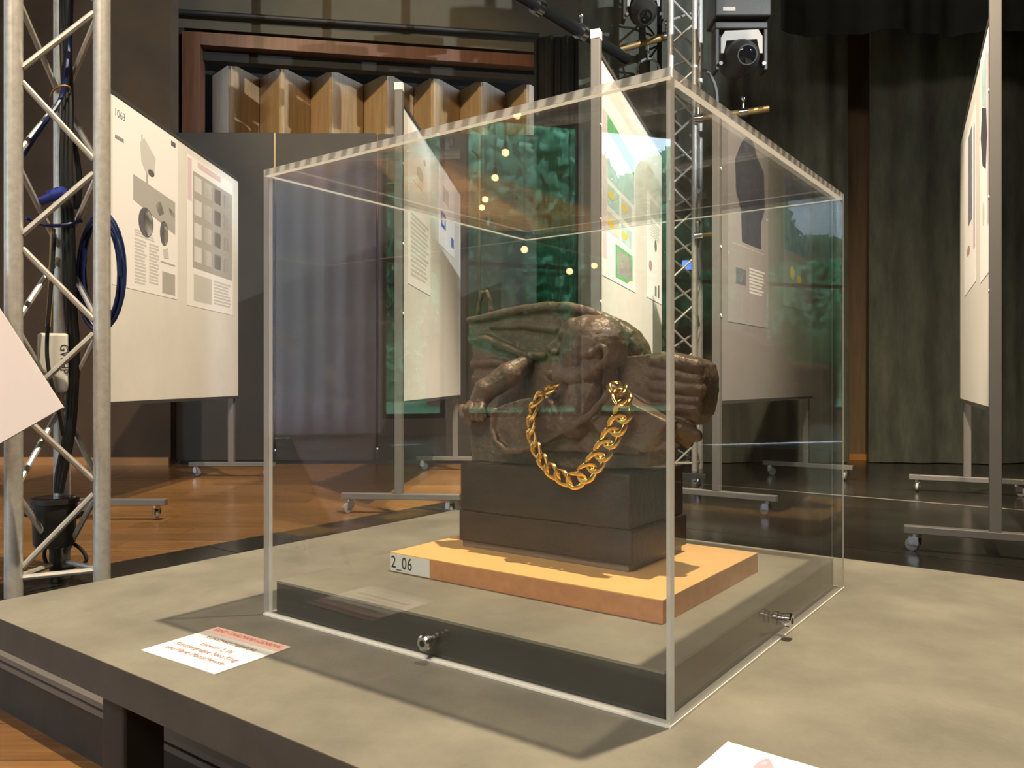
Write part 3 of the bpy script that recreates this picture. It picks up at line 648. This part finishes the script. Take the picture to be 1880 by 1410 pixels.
obj('printed_highlight', MB().prism([p+Z*0.0017 for p in pp], Z*0.0001), 'lilac2', card2)

# ================================================================== WHITEBOARDS ON CASTERS
BZ0, BZ1 = CAMZ-0.0975, CAMZ+1.4025
class Board: pass
def whiteboard(pn, pf, label, capped=True, face='board'):
    b = Board(); b.p = Vector((pn[0], pn[1], 0)); b.e = (Vector((pf[0], pf[1], 0))-b.p); b.L = b.e.length; b.e.normalize()
    n = Vector((b.e.y, -b.e.x, 0)); n = n if (-b.p).dot(n) > 0 else -n; b.n = n
    mid = b.p+b.e*b.L/2
    t = thing('mobile_whiteboard', mid, label, 'whiteboard', 'mobile whiteboards on the stage'); b.t = t
    obj('panel', MB().hexa(b.p+Z*BZ0-n*0.012, b.e*b.L, n*0.012, Z*(BZ1-BZ0)), face, t)
    for z0, mt in ((BZ0-0.018, 'darkrail'), (BZ1, 'darkrail')):
        obj('edge_rail', MB().hexa(b.p+Z*z0-n*0.016, b.e*b.L, n*0.020, Z*0.018), mt, t)
    for s in (-0.045, b.L-0.05):
        far = s > 0; c = b.p+b.e*s
        if far: c = c-n*0.0285
        ps = obj('post', MB().hexa(c-n*0.026+Z*0.10, b.e*0.04, n*0.04, Z*((BZ1-0.01 if far or not capped else BZ1+0.05)-0.10)), 'boardpost', t, bevel=0.003)
        if not far and capped: obj('post_cap', MB().hexa(c-n*0.027+Z*(BZ1+0.0502)-b.e*0.001, b.e*0.042, n*0.042, Z*0.04), 'whiteplastic', ps, bevel=0.002)
        for zz in () if far else (1.0, 1.35, 1.75):
            obj('screw_head', MB().tube(c+b.e*0.02+n*0.014+Z*zz, c+b.e*0.02+n*0.0175+Z*zz, 0.008, n=8), 'whiteplastic', ps)
        ft = obj('foot_beam', MB().hexa(c-n*0.30+Z*0.072, b.e*0.04, n*0.60, Z*0.03), 'boardpost', t, bevel=0.003)
        for q in (-0.255, 0.255):
            w = c+b.e*0.02+n*q; a = Vector((math.cos(q*9+s), math.sin(q*9+s), 0)); ax = Vector((-a.y, a.x, 0)); hub = w+a*0.018+Z*0.029
            cs_ = MB(); cs_.tube(w+Z*0.056, w+Z*0.072, 0.016, n=10)
            for sg in (-1, 1): cs_.hexa(w+ax*(sg*0.014)-a*0.012+Z*0.028, a*0.036, ax*(sg*0.002), Z*0.032)
            fk = obj('caster_fork', cs_, 'steel', t); obj('caster_wheel', MB().lathe(hub-ax*0.009, ax, [(0, 0.018), (0.002, 0.025), (0.016, 0.025), (0.018, 0.018)], 16), 'rubber', fk, smooth=True)
    return b
def sz(b, px, py):
    p = on_plane(px, py, b.p, b.n); return (p-b.p).dot(b.e), p.z
def poster(b, px0, px1, ytop, ybot, label, prints=(), mt='sheet', lift=0.0, cat='poster'):
    """sheet between image columns px0..px1 (their board positions), top and bottom given at px0; prints in sheet fractions"""
    s0, zt = sz(b, px0, ytop); s1, _ = sz(b, px1, ytop); _, zb_ = sz(b, px0, ybot)
    if s0 > s1: s0, s1 = s1, s0
    s0 = max(s0, 0.01); s1 = min(s1, b.L-0.01); zt = min(zt, BZ1-0.005)
    o = b.p+b.e*s0+b.n*(0.0006+lift)+Z*zb_; w, h = s1-s0, zt-zb_
    t = thing('poster', o, label, cat)
    obj('poster_sheet', MB().hexa(o, b.e*w, b.n*0.0008, Z*h), mt, t)
    # reading direction follows what the viewer sees as left to right
    right = 1
    for pr_ in prints:
        k = pr_[0]
        if k == 'r':
            _, x0, x1, y0, y1, pm = pr_
            obj('printed_block', MB().hexa(o+b.n*0.0009+b.e*(w*x0)+Z*(h*(1-y1)), b.e*(w*(x1-x0)), b.n*0.0003, Z*(h*(y1-y0))), pm, t)
        elif k == 'e':
            _, x, y, rx, ry, pm = pr_
            obj('printed_shape', MB().prism([o+b.n*0.0013+b.e*(w*(x+rx*math.cos(a*PI/10)))+Z*(h*(1-y-ry*math.sin(a*PI/10))) for a in range(20)], b.n*0.0003), pm, t)
        elif k == 'p':
            _, poly, pm = pr_
            obj('printed_shape', MB().prism([o+b.n*0.0013+b.e*(w*x)+Z*(h*(1-y)) for x, y in poly], b.n*0.0003), pm, t)
        elif k == 'l':
            _, x0, x1, y0, y1, nrow, pm = pr_
            m_ = MB(); rr = random.Random(int(x0*100)+int(y0*77))
            for j in range(nrow):
                yy = y0+(y1-y0)*j/nrow; m_.hexa(o+b.n*0.0009+b.e*(w*x0)+Z*(h*(1-yy-0.6*(y1-y0)/nrow)), b.e*(w*(x1-x0)*rr.uniform(0.8, 1)), b.n*0.0002, Z*(h*0.6*(y1-y0)/nrow))
            tag(obj('text_lines', m_, pm, t), kind='stuff')
        elif k == 't':
            _, body, x, y, size, pm = pr_
            lettering('lettering', body, size, o+b.n*0.001+b.e*(w*x)+Z*(h*(1-y)), b.e, Z, pm, t)
    return t
bA = whiteboard((-1.947, 3.83), (-1.918, 5.58), 'whiteboard behind the thick truss, with two posters of grey drawings', False)
bB = whiteboard((-0.556, 4.01), (-0.386, 5.98), 'whiteboard seen steeply behind the clear case, closer to the thick truss')
bC = whiteboard((0.372, 3.41), (0.93, 4.95), 'whiteboard with the green topped poster directly behind the bust')
bD = whiteboard((1.07, 4.10), (2.07, 5.49), 'board seen through the narrow pane, face greyed to imitate shade, with the dark figure poster', False, 'dimmed_face')
bE = whiteboard((1.81, 3.0), (2.655, 4.72), 'whiteboard edge-on at the far side by the wide curtain')
grid = [('r', 0.06+0.225*i, 0.06+0.225*i+0.17, 0.13+0.165*j, 0.13+0.165*j+0.115, 'g2') for i in range(4) for j in range(4)]
poster(bA, 206, 326, 173, 522, 'large white poster with grey goblet drawing and two dark oval shapes', [
    ('r', 0.02, 0.17, 0.0, 0.22, 'sheet'), ('t', '1063', 0.02, 0.10, 0.055, 'g3'), ('p', [(0.28,0.36),(0.95,0.40),(0.95,0.60),(0.28,0.50)], 'g1'), ('p', [(0.38,0.16),(0.44,0.12),(0.62,0.20),(0.60,0.30),(0.48,0.32),(0.40,0.26)], 'g2'),
    ('r', 0.47, 0.50, 0.30, 0.42, 'g1'), ('r', 0.50, 0.80, 0.42, 0.445, 'sheet'), ('r', 0.42, 0.58, 0.455, 0.47, 'sheet'), ('p', [(0.60,0.46),(0.70,0.44),(0.76,0.50),(0.68,0.53)], 'sheet'),
    ('e', 0.47, 0.60, 0.115, 0.085, 'g3'), ('e', 0.50, 0.60, 0.075, 0.075, 'g2'), ('e', 0.76, 0.62, 0.07, 0.075, 'g3'), ('e', 0.79, 0.62, 0.04, 0.065, 'g2'),
    ('l', 0.30, 0.48, 0.71, 0.97, 14, 'g2'), ('l', 0.52, 0.68, 0.71, 0.95, 13, 'g2'), ('r', 0.70, 0.95, 0.79, 0.80, 'g1'), ('p', [(0.74,0.72),(0.82,0.70),(0.84,0.76),(0.76,0.77)], 'g2'), ('r', 0.73, 0.95, 0.85, 0.98, 'g1'), ('l', 0.30, 0.62, 0.66, 0.70, 3, 'g2'), ('r', 0.40, 0.415, 0.11, 0.26, 'g1'), ('e', 0.55, 0.30, 0.05, 0.02, 'g3'), ('p', [(0.84,0.45),(0.95,0.47),(0.95,0.50),(0.86,0.49)], 'sheet'), ('r', 0.88, 0.96, 0.03, 0.06, 'g3'), ('r', 0.03, 0.15, 0.20, 0.22, 'lilac')])
poster(bA, 344, 427, 282, 560, 'white poster with a four by four grid of small grey pictures', [('r', 0.10, 0.98, 0.09, 0.74, 'g1')]+[('r', 0.13+0.21*i, 0.13+0.21*i+0.15, 0.115+0.158*j, 0.115+0.158*j+0.105, 'sheet') for i in range(4) for j in range(4)]
       +[('r', 0.2, 0.7, 0.01, 0.05, 'lilac2'), ('r', 0.0, 0.08, 0.02, 0.30, 'lilac2'), ('r', 0.12, 0.5, 0.78, 0.96, 'g2'), ('l', 0.55, 0.95, 0.78, 0.96, 8, 'g2')])
poster(bB, 749, 790, 215, 520, 'tall pale poster with faint grey text rows beside the post', [('l', 0.1, 0.9, 0.55, 0.95, 14, 'g2'), ('e', 0.5, 0.25, 0.15, 0.04, 'g2'), ('e', 0.7, 0.14, 0.05, 0.02, 'g1'), ('r', 0.2, 0.6, 0.34, 0.345, 'g1')])
poster(bB, 806, 834, 300, 448, 'small pale poster with two blue printed squares', [('r', 0.12, 0.40, 0.55, 0.75, 'blue'), ('r', 0.18, 0.34, 0.60, 0.70, 'sheet'), ('r', 0.75, 0.95, 0.75, 0.88, 'blue'), ('r', 0.2, 0.6, 0.2, 0.4, 'g2')])
yb = [('e', 0.22+0.4*i, 0.53+0.16*j, 0.10, 0.022, 'yellow') for i in range(2) for j in range(2)]
poster(bC, 1106, 1166, 163, 505, 'long poster with green foliage on top and yellow fruit pictures below', [('r', 0.0, 0.10, 0.1, 0.9, 'lilac2'), ('p', [(0.12,0.10),(0.45,0.12),(0.95,0.16),(0.95,0.26),(0.5,0.22),(0.12,0.20)], 'green'), ('r', 0.12, 0.95, 0.26, 0.45, 'teal'),
    ('r', 0.12, 0.46, 0.48, 0.60, 'teal'), ('r', 0.52, 0.86, 0.48, 0.60, 'g2'), ('r', 0.12, 0.46, 0.63, 0.74, 'g2'), ('r', 0.52, 0.86, 0.63, 0.74, 'teal')]+yb+[('r', 0.35, 0.90, 0.78, 0.97, 'green'), ('r', 0.40, 0.85, 0.80, 0.95, 'g1')])
poster(bC, 1188, 1219, 350, 545, 'white poster with small dark figures beside the fruit poster', [('r', 0.2, 0.9, 0.04, 0.2, 'g2'), ('e', 0.55, 0.45, 0.08, 0.06, 'g3'), ('e', 0.2, 0.68, 0.1, 0.05, 'mauve'), ('r', 0.5, 0.62, 0.85, 0.95, 'g3'), ('r', 0.72, 0.82, 0.82, 0.95, 'g3'), ('l', 0.2, 0.9, 0.24, 0.4, 6, 'g2')])
poster(bD, 1336, 1410, 216, 590, 'poster greyed to imitate shade, with a dark standing figure and a small window picture', [('p', [(0.30,0.08),(0.42,0.03),(0.58,0.03),(0.70,0.10),(0.88,0.16),(0.90,0.36),(0.80,0.44),(0.80,0.58),(0.32,0.58),(0.30,0.42),(0.18,0.34),(0.16,0.18)], 'navy'), ('e', 0.52, 0.07, 0.14, 0.05, 'slate'),
    ('r', 0.18, 0.42, 0.72, 0.80, 'g3'), ('r', 0.29, 0.31, 0.72, 0.80, 'g2'), ('l', 0.50, 0.90, 0.70, 0.84, 8, 'g2'), ('r', 0.1, 0.9, 0.6, 0.605, 'g1')], 'dimmed_paper')
poster(bD, 1438, 1488, 300, 560, 'poster greyed to imitate shade, with dark blue grey landscape picture at the outer end', [('r', 0.04, 0.96, 0.02, 0.60, 'slate'), ('r', 0.25, 0.75, 0.12, 0.58, 'navy'), ('e', 0.30, 0.75, 0.08, 0.05, 'yellow'), ('e', 0.55, 0.78, 0.08, 0.03, 'yellow'), ('r', 0.1, 0.2, 0.30, 0.50, 'lilac')], 'dimmed_paper')
poster(bE, 1800, 1817, 110, 520, 'pinkish poster with dark swirl next to the square post', [('p', [(0.25,0.06),(0.8,0.08),(0.8,0.22),(0.3,0.30)], 'teal'), ('p', [(0.3,0.30),(0.75,0.24),(0.9,0.36),(0.7,0.50),(0.35,0.55),(0.2,0.42)], 'navy'), ('r', 0.02, 0.16, 0.1, 0.8, 'lilac'), ('e', 0.6, 0.72, 0.10, 0.05, 'g2')], 'sheet')
poster(bE, 1771, 1792, 268, 545, 'pinkish poster with purple strip at the hidden end', [('r', 0.3, 0.6, 0.05, 0.6, 'slate'), ('r', 0.05, 0.18, 0.1, 0.8, 'lilac'), ('e', 0.6, 0.75, 0.12, 0.03, 'mauve')])

# ================================================================== TRUSSES
def truss(name, chords, H, r, rb, label, zoff=(0.07, 0.325), per=0.51):
    P = [Vector((x, y, 0)) for x, y in chords]; c = (P[0]+P[1]+P[2])/3
    t = thing(name, c, label, 'truss')
    for p in P: obj('chord', MB().tube(p+Z*0.004, p+Z*H, r, n=16), 'alu', t, smooth=True)
    for i in range(3):
        a, b = P[i], P[(i+1) % 3]; d = (b-a).normalized(); n = (Vector((d.y, -d.x, 0))); n = n if n.dot(a-c) > 0 else -n
        za, zb2 = (zoff[0], zoff[1]) if i in (0,) else ((zoff[1], zoff[0]) if i == 1 else (zoff[0], zoff[1]))
        k = 0
        while True:
            z0 = za+per*k; z1 = zb2+per*k
            if max(z0, z1) > H: break
            for (q0, q1) in ((z0+0.022, z1-0.022), (z0+per-0.022, z1+0.022)) if za < zb2 else ((z0-0.022, z1+0.022), (z0+0.022, z1+per-0.022)):
                if q0 < H and q1 < H: obj('brace', MB().tube(a+d*r*0.9+Z*q0, b-d*r*0.9+Z*q1, rb, n=8), 'alu', t, smooth=True)
            k += 1
        obj('brace', MB().tube(a+d*r*0.9+Z*0.06, b-d*r*0.9+Z*0.06, rb, n=8), 'alu', t, smooth=True)
    return t
TC = [(-1.52, 2.43), (-1.31, 2.545), (-1.505, 2.665)]
truss('lighting_truss', TC, 3.6, 0.0255, 0.0095, 'thick silver truss tower with cables at the frame side')
TD = [(1.165, 5.85), (1.345, 5.87), (1.422, 6.03)]
truss('lighting_truss', TD, 4.6, 0.0235, 0.0085, 'slim silver truss tower behind the case corner', (0.03, 0.20), 0.345)

# ---- things on the thick truss
def cable(name, pts, r, mt, label, group=None, k=6):
    return tag(obj(name, MB().path(smooth_pts(pts, k), r, 7), mt, smooth=True), label, 'cable', group)
D = 2.60
cbn = thing('cable_bundle', W(112, 985, D), 'bundle of three black cables running down inside the thick truss', 'cables')
for j, off in enumerate((0, 6, 12)):
    cpts = [W(113+off, -60, D-0.01*j), W(115+off, 100, D), W(118+off, 190, D-0.02), W(114+off*1.2, 300, D-0.03), W(118+off*1.2, 420, D-0.02), W(122+off*1.2, 560, D-0.01), W(127+off*1.2, 640, D-0.0), W(126+off, 740, D-0.01), W(120+off, 800, D-0.02), W(106+off, 870, D-0.02), W(104+off*0.6, 905, D-0.02)]
    obj('cable', MB().path(smooth_pts(cpts, 6), 0.009, 7), 'blackrubber', cbn, smooth=True)
cable('black_cable', [W(134, 250, D), W(146, 330, D), W(140, 380, D), W(128, 330, D+0.01), W(122, 260, D)], 0.009, 'blackrubber', 'black cable loop sagging behind the upper brace of the thick truss', 'black cables on the truss')
cable('blue_cable', [W(132, -60, 2.62), W(129, 60, 2.60), W(122, 130, 2.56), W(112, 180, 2.55), W(90, 215, 2.5), W(62, 255, 2.5), W(44, 285, 2.5)], 0.007, 'bluecable', 'single blue cable crossing the thick truss near the top')
cable('tan_cable', [W(97, 420, 2.58), W(95, 480, 2.57), W(92, 545, 2.57), W(88, 600, 2.57)], 0.008, 'tancable', 'tan cable hanging inside the thick truss')
cable('cable_tie', [W(92, 178, 2.56), W(100, 164, 2.54), W(115, 157, 2.53), W(127, 160, 2.55), W(129, 172, 2.58)], 0.003, 'tancable', 'thin yellow tie round the cable bundle')
co = []
for k in range(6*26):
    a = 2*PI*k/26; j = k/26
    co.append(W(183+(38+6*math.sin(j*2.1))*math.cos(a)+1.0*j, 508-(100+9*math.cos(j*1.7))*math.sin(a)-3*j, 2.615+0.012*j+0.01*math.sin(a)))
tag(obj('cable_coil', MB().path(co, 0.005, 7), 'bluecable', smooth=True), 'blue cable wound into a hanging coil on the thick truss', 'cable')
cable('blue_cable', [W(150, 405, 2.60), W(120, 413, 2.56), W(90, 414, 2.56), W(66, 408, 2.55), W(48, 400, 2.52)], 0.006, 'bluecable', 'short blue cable leading from the coil across the truss')
cc = thing('blue_connector', W(100, 372, 2.52), 'blue plastic power connector hanging in the thick truss', 'connector')
a0, a1 = W(75, 370, 2.52), W(120, 353, 2.52); dx = (a1-a0).normalized()
obj('connector_body', MB().tube(a0, a0.lerp(a1, 0.55), 0.014, n=12), 'blueplastic', cc, smooth=True); obj('connector_collar', MB().tube(a0.lerp(a1, 0.55), a1, 0.020, n=12), 'blueplastic', cc, smooth=True)
obj('connector_clip', MB().cbox(a0.lerp(a1, 0.5)+Z*0.018, dx*0.04, Vector((0,0.012,0)), Z*0.012), 'blueplastic', cc)
# white plastic box with lettering
bxp = W(93, 725, 2.62); ex = Vector((1, 0.35, 0)).normalized(); ey = Vector((-0.35, 1, 0)).normalized()
wbx = thing('plastic_box', bxp, 'white plastic box with dark lettering strapped inside the thick truss', 'box')
q = W(68, 720, 2.55); hgt = 0.19
obj('box_body', MB().hexa(q, ex*0.088, ey*0.05, Z*hgt), 'whiteplastic', wbx, bevel=0.008)
lettering('lettering', 'GWHP', 0.035, q+ex*0.066-ey*0.0006+Z*(hgt-0.035), -Z, ex, 'ink', wbx, sx=0.9)
cable('black_cable', [W(100, 430, 2.54), W(94, 520, 2.53), W(87, 610, 2.525), W(87, 660, 2.525), W(95, 705, 2.53), W(106, 745, 2.54), W(116, 800, 2.56)], 0.006, 'blackrubber', 'thin black cable passing in front of the white box', 'black cables on the truss')
# pale pink sheet in front of the truss chord
c_ = W(117, 748, 2.34); e1 = (W(0, 567, 2.34)-c_).normalized(); e2 = (W(0, 806, 2.30)-c_); e2 = (e2-e1*e2.dot(e1)).normalized(); nn_ = e1.cross(e2).normalized(); nn_ = nn_ if nn_.y < 0 else -nn_
ps_ = thing('pink_sheet', c_+e2*0.2, 'pale pink rigid sheet tilted against the thick truss', 'sheet')
obj('sheet_board', MB().hexa(c_, e1*0.62, e2*0.45, nn_*0.006), 'pinkpaper', ps_)
obj('sheet_backing', MB().hexa(c_-nn_*0.004, e1*0.62, e2*0.45, nn_*0.004), 'whiteplastic', ps_)
for py_ in (640, 740):
    g0 = on_plane(26, py_, c_, nn_); g1 = Vector((TC[0][0], TC[0][1], g0.z))
    obj('spring_clamp', MB().tube(g0-nn_*0.014, g1-(g1-g0).normalized()*0.026, 0.012, n=10), 'blackrubber', ps_)
# PAR lamp at the truss foot
pp0 = W(100, 1002, 2.62)
pr_l = thing('par_lamp', Vector((pp0.x, pp0.y, 0)), 'black can lamp hung low inside the thick truss', 'lamp')
obj('lamp_can', MB().lathe(pp0, Z, [(0, 0.055), (0.01, 0.062), (0.085, 0.064), (0.088, 0.066), (0.14, 0.068), (0.142, 0.074), (0.158, 0.074)], 24), 'lamp', pr_l, smooth=True)
obj('lamp_lens', MB().lathe(pp0+Z*0.1585, Z, [(0, 0.066), (0.003, 0.06)], 24), 'lens', pr_l)
yk = MB(); top = pp0+Z*0.10
for sg in (-1, 1): yk.hexa(top+Vector((sg*0.072, -0.012, -0.01)), (sg*0.005, 0, 0), (0, 0.024, 0), (0, 0, 0.04)); yk.tube(top+Vector((sg*0.065, 0, 0.005)), top+Vector((sg*0.095, 0, 0.005)), 0.010, n=10)
obj('yoke', yk, 'lamp', pr_l); obj('clamp', MB().cbox(top+Vector((0.10, 0.03, 0.03)), (0.03, 0, 0), (0, 0.06, 0), (0, 0, 0.04)), 'steel', pr_l)
obj('gel_frame_foot', MB().tube(Vector((pp0.x, pp0.y, 0.004)), pp0+Z*0.002, 0.016, n=10), 'lamp', pr_l)
cable('black_cable', [W(84, 1000, 2.62), W(82, 1025, 2.62), W(98, 1046, 2.62), W(130, 1042, 2.62), W(158, 1030, 2.62), W(150, 1010, 2.64), W(130, 995, 2.66)], 0.006, 'blackrubber', 'black lamp lead looped below the can lamp', 'black cables on the truss')

# ================================================================== OVERHEAD RIG BEHIND THE CASE
def pipe(name, a, b, r, mt, label, cat='pipe', clamps=()):
    a, b = Vector(a), Vector(b); t = thing(name, (a+b)/2-Z*r, label, cat)
    obj('tube', MB().tube(a, b, r, n=16), mt, t, smooth=True)
    for k in clamps:
        p = a.lerp(b, k); d = (b-a).normalized(); c = MB(); c.tube(p-d*0.03, p+d*0.03, r*1.35, n=12); c.tube(p, p+Z*(r+0.07), 0.010, n=8); c.ball(p+Z*(r+0.075), 0.02, n=10, m=6)
        obj('clamp', c, 'steel', t, smooth=True)
    return t
pipe('rigging_pipe', W(900, -40, 4.9), W(1150, 108, 6.1), 0.042, 'blacktube', 'black slanted pipe above the short gathered curtain', clamps=(0.30, 0.62))
pipe('rigging_pipe', W(1132, 92, 6.15), W(1226, 66, 6.15), 0.028, 'brass', 'yellowish pipe running to the top of the slim truss', clamps=(0.98,))
pipe('rigging_pipe', W(1276, 219, 5.83), W(1412, 200, 5.7), 0.024, 'brass', 'yellowish boom pipe jutting from the slim truss over the case rim', clamps=(0.05, 0.66))
pipe('rigging_pipe', W(1276, 434, 5.83), W(1398, 417, 5.75), 0.022, 'brass', 'lower yellowish boom pipe seen through the narrow pane', clamps=(0.05, 0.55, 0.92))
pipe('rigging_pipe', bw(300, 20, -0.06), bw(990, 66, -0.06), 0.024, 'dark', 'thin dark pipe along the upper back wall')
cable('grey_cable', [W(1287, 130, 6.1), W(1298, 132, 6.08), W(1310, 150, 6.05), W(1316, 175, 6.05), W(1317, 215, 6.05)], 0.012, 'rubber', 'grey cable arching down from the slim truss')
ring = [W(1190+22*math.cos(a*PI/12), 134-26*math.sin(a*PI/12), 6.2) for a in range(24)]
tag(obj('cable_ring', MB().path(ring, 0.010, 8, closed=True).tube(W(1190, 108, 6.18), W(1190, 76, 6.15), 0.006), 'rubber', smooth=True), 'thin grey cable ring hanging beside the slim truss', 'cable')
def moving_head(px, py, d, s, label, tilt=0.25):
    c = W(px, py, d); t = thing('moving_head_lamp', c-Z*0.2*s, label, 'stage lamp', 'moving head lamps of the rig')
    X = Vector((1, 0, 0)); Y = Vector((0, 1, 0))
    obj('base_box', MB().hexa(c+X*(-0.20*s)+Y*(-0.10*s)+Z*(0.27*s), X*(0.40*s), Y*(0.28*s), Z*(0.15*s)), 'lamp', t, bevel=0.01)
    obj('display', MB().hexa(c+X*(-0.15*s)+Y*(-0.104*s)+Z*(0.30*s), X*(0.09*s), Y*0.004, Z*(0.03*s)), 'lampgrey', t)
    yk = MB(); yk.hexa(c+X*(-0.19*s)+Y*(-0.05*s)+Z*(0.20*s), X*(0.38*s), Y*(0.12*s), Z*(0.05*s))
    for sg in (-1, 1): yk.hexa(c+X*(sg*0.16*s)+Y*(-0.05*s)+Z*(-0.10*s), X*(sg*0.03*s), Y*(0.12*s), Z*(0.30*s))
    obj('yoke', yk, 'lamp', t, bevel=0.008)
    obj('yoke_plate', MB().prism([c+Y*(-0.054*s)+X*(a*s)+Z*(b*s) for a, b in ((-0.15,0.02),(-0.15,0.13),(-0.12,0.18),(0.12,0.19),(0.15,0.14),(0.15,0.02),(0.13,0.02),(0.11,0.12),(-0.11,0.11),(-0.13,0.02))], Y*(0.004)), 'lampgrey', t)
    ax = Vector((0, -1, -tilt)).normalized()
    hd = obj('head', MB().lathe(c-ax*0.16*s+Z*0.0, ax, [(0, 0.09*s), (0.02*s, 0.125*s), (0.20*s, 0.13*s), (0.27*s, 0.11*s), (0.32*s, 0.075*s), (0.36*s, 0.07*s)], 22), 'lamp', t, smooth=True)
    obj('lens', MB().lathe(c+ax*0.2005*s, ax, [(0, 0.062*s), (0.006*s, 0.05*s), (0.010*s, 0.02*s)], 20), 'lens', hd, smooth=True)
    for sg in (-1, 1): obj('tilt_knob', MB().tube(c+X*(sg*0.155*s)-Y*0.055*s-Z*0.06*s, c+X*(sg*0.155*s)-Y*0.075*s-Z*0.06*s, 0.014*s, n=10), 'steel', t)
    obj('hanging_clamp', MB().tube(c+Z*0.42*s, c+Z*0.60*s, 0.025, n=10), 'steel', t)
    return t
moving_head(1358, 108, 5.5, 0.95, 'black moving head lamp hanging beside the slim truss, grey yoke plate')
moving_head(1180, 20, 5.9, 0.8, 'dark moving head lamp half hidden above the yellowish pipe', 0.8)
# lamps above the frame whose shadows fall on the back wall
LS = Vector((5.6, -2.2, 4.9)); hung = []
for k, (px, py, f, words) in enumerate(((470, 240, 0.74, 'nearest the thick truss'), (600, 190, 0.70, 'second from the thick truss'), (745, 170, 0.66, 'third from the thick truss'), (900, 150, 0.50, 'farthest from the thick truss'))):
    p = LS.lerp(bw(px, py), f); d = p.y; hung.append(p)
    moving_head(940+p.x/d*FPX, HOR-(p.z-CAMZ)/d*FPX, d, 0.8, 'black moving head lamp hung above the frame over the stage, '+words, 0.9)
for k, p in enumerate(hung):
    pipe('rigging_pipe', (p.x, p.y, p.z+0.48), (p.x, p.y, 7.39), 0.025, 'blacktube', 'black drop pipe above the frame holding a hung lamp, '+('nearest the thick truss', 'second from the thick truss', 'third from the thick truss', 'farthest from the thick truss')[k])

# small lit display clamped behind the slim truss
sc_ = W(1263, 487, 6.02); ds = thing('status_display', sc_-Z*0.05, 'tiny blue lit display on the slim truss behind the case', 'display')
obj('display_housing', MB().cbox(sc_, (0.11, 0, 0), (0, 0.03, 0), (0, 0, 0.09)), 'lamp', ds, bevel=0.004)
obj('display_screen', MB().cbox(sc_-Vector((0, 0.0165, 0)), (0.095, 0, 0), (0, 0.002, 0), (0, 0, 0.07)), 'screen', ds)
obj('display_arm', MB().tube(sc_+Vector((0.05, 0.0, 0)), Vector((TD[2][0]-0.02, TD[2][1], sc_.z)), 0.008, n=8), 'lamp', ds)
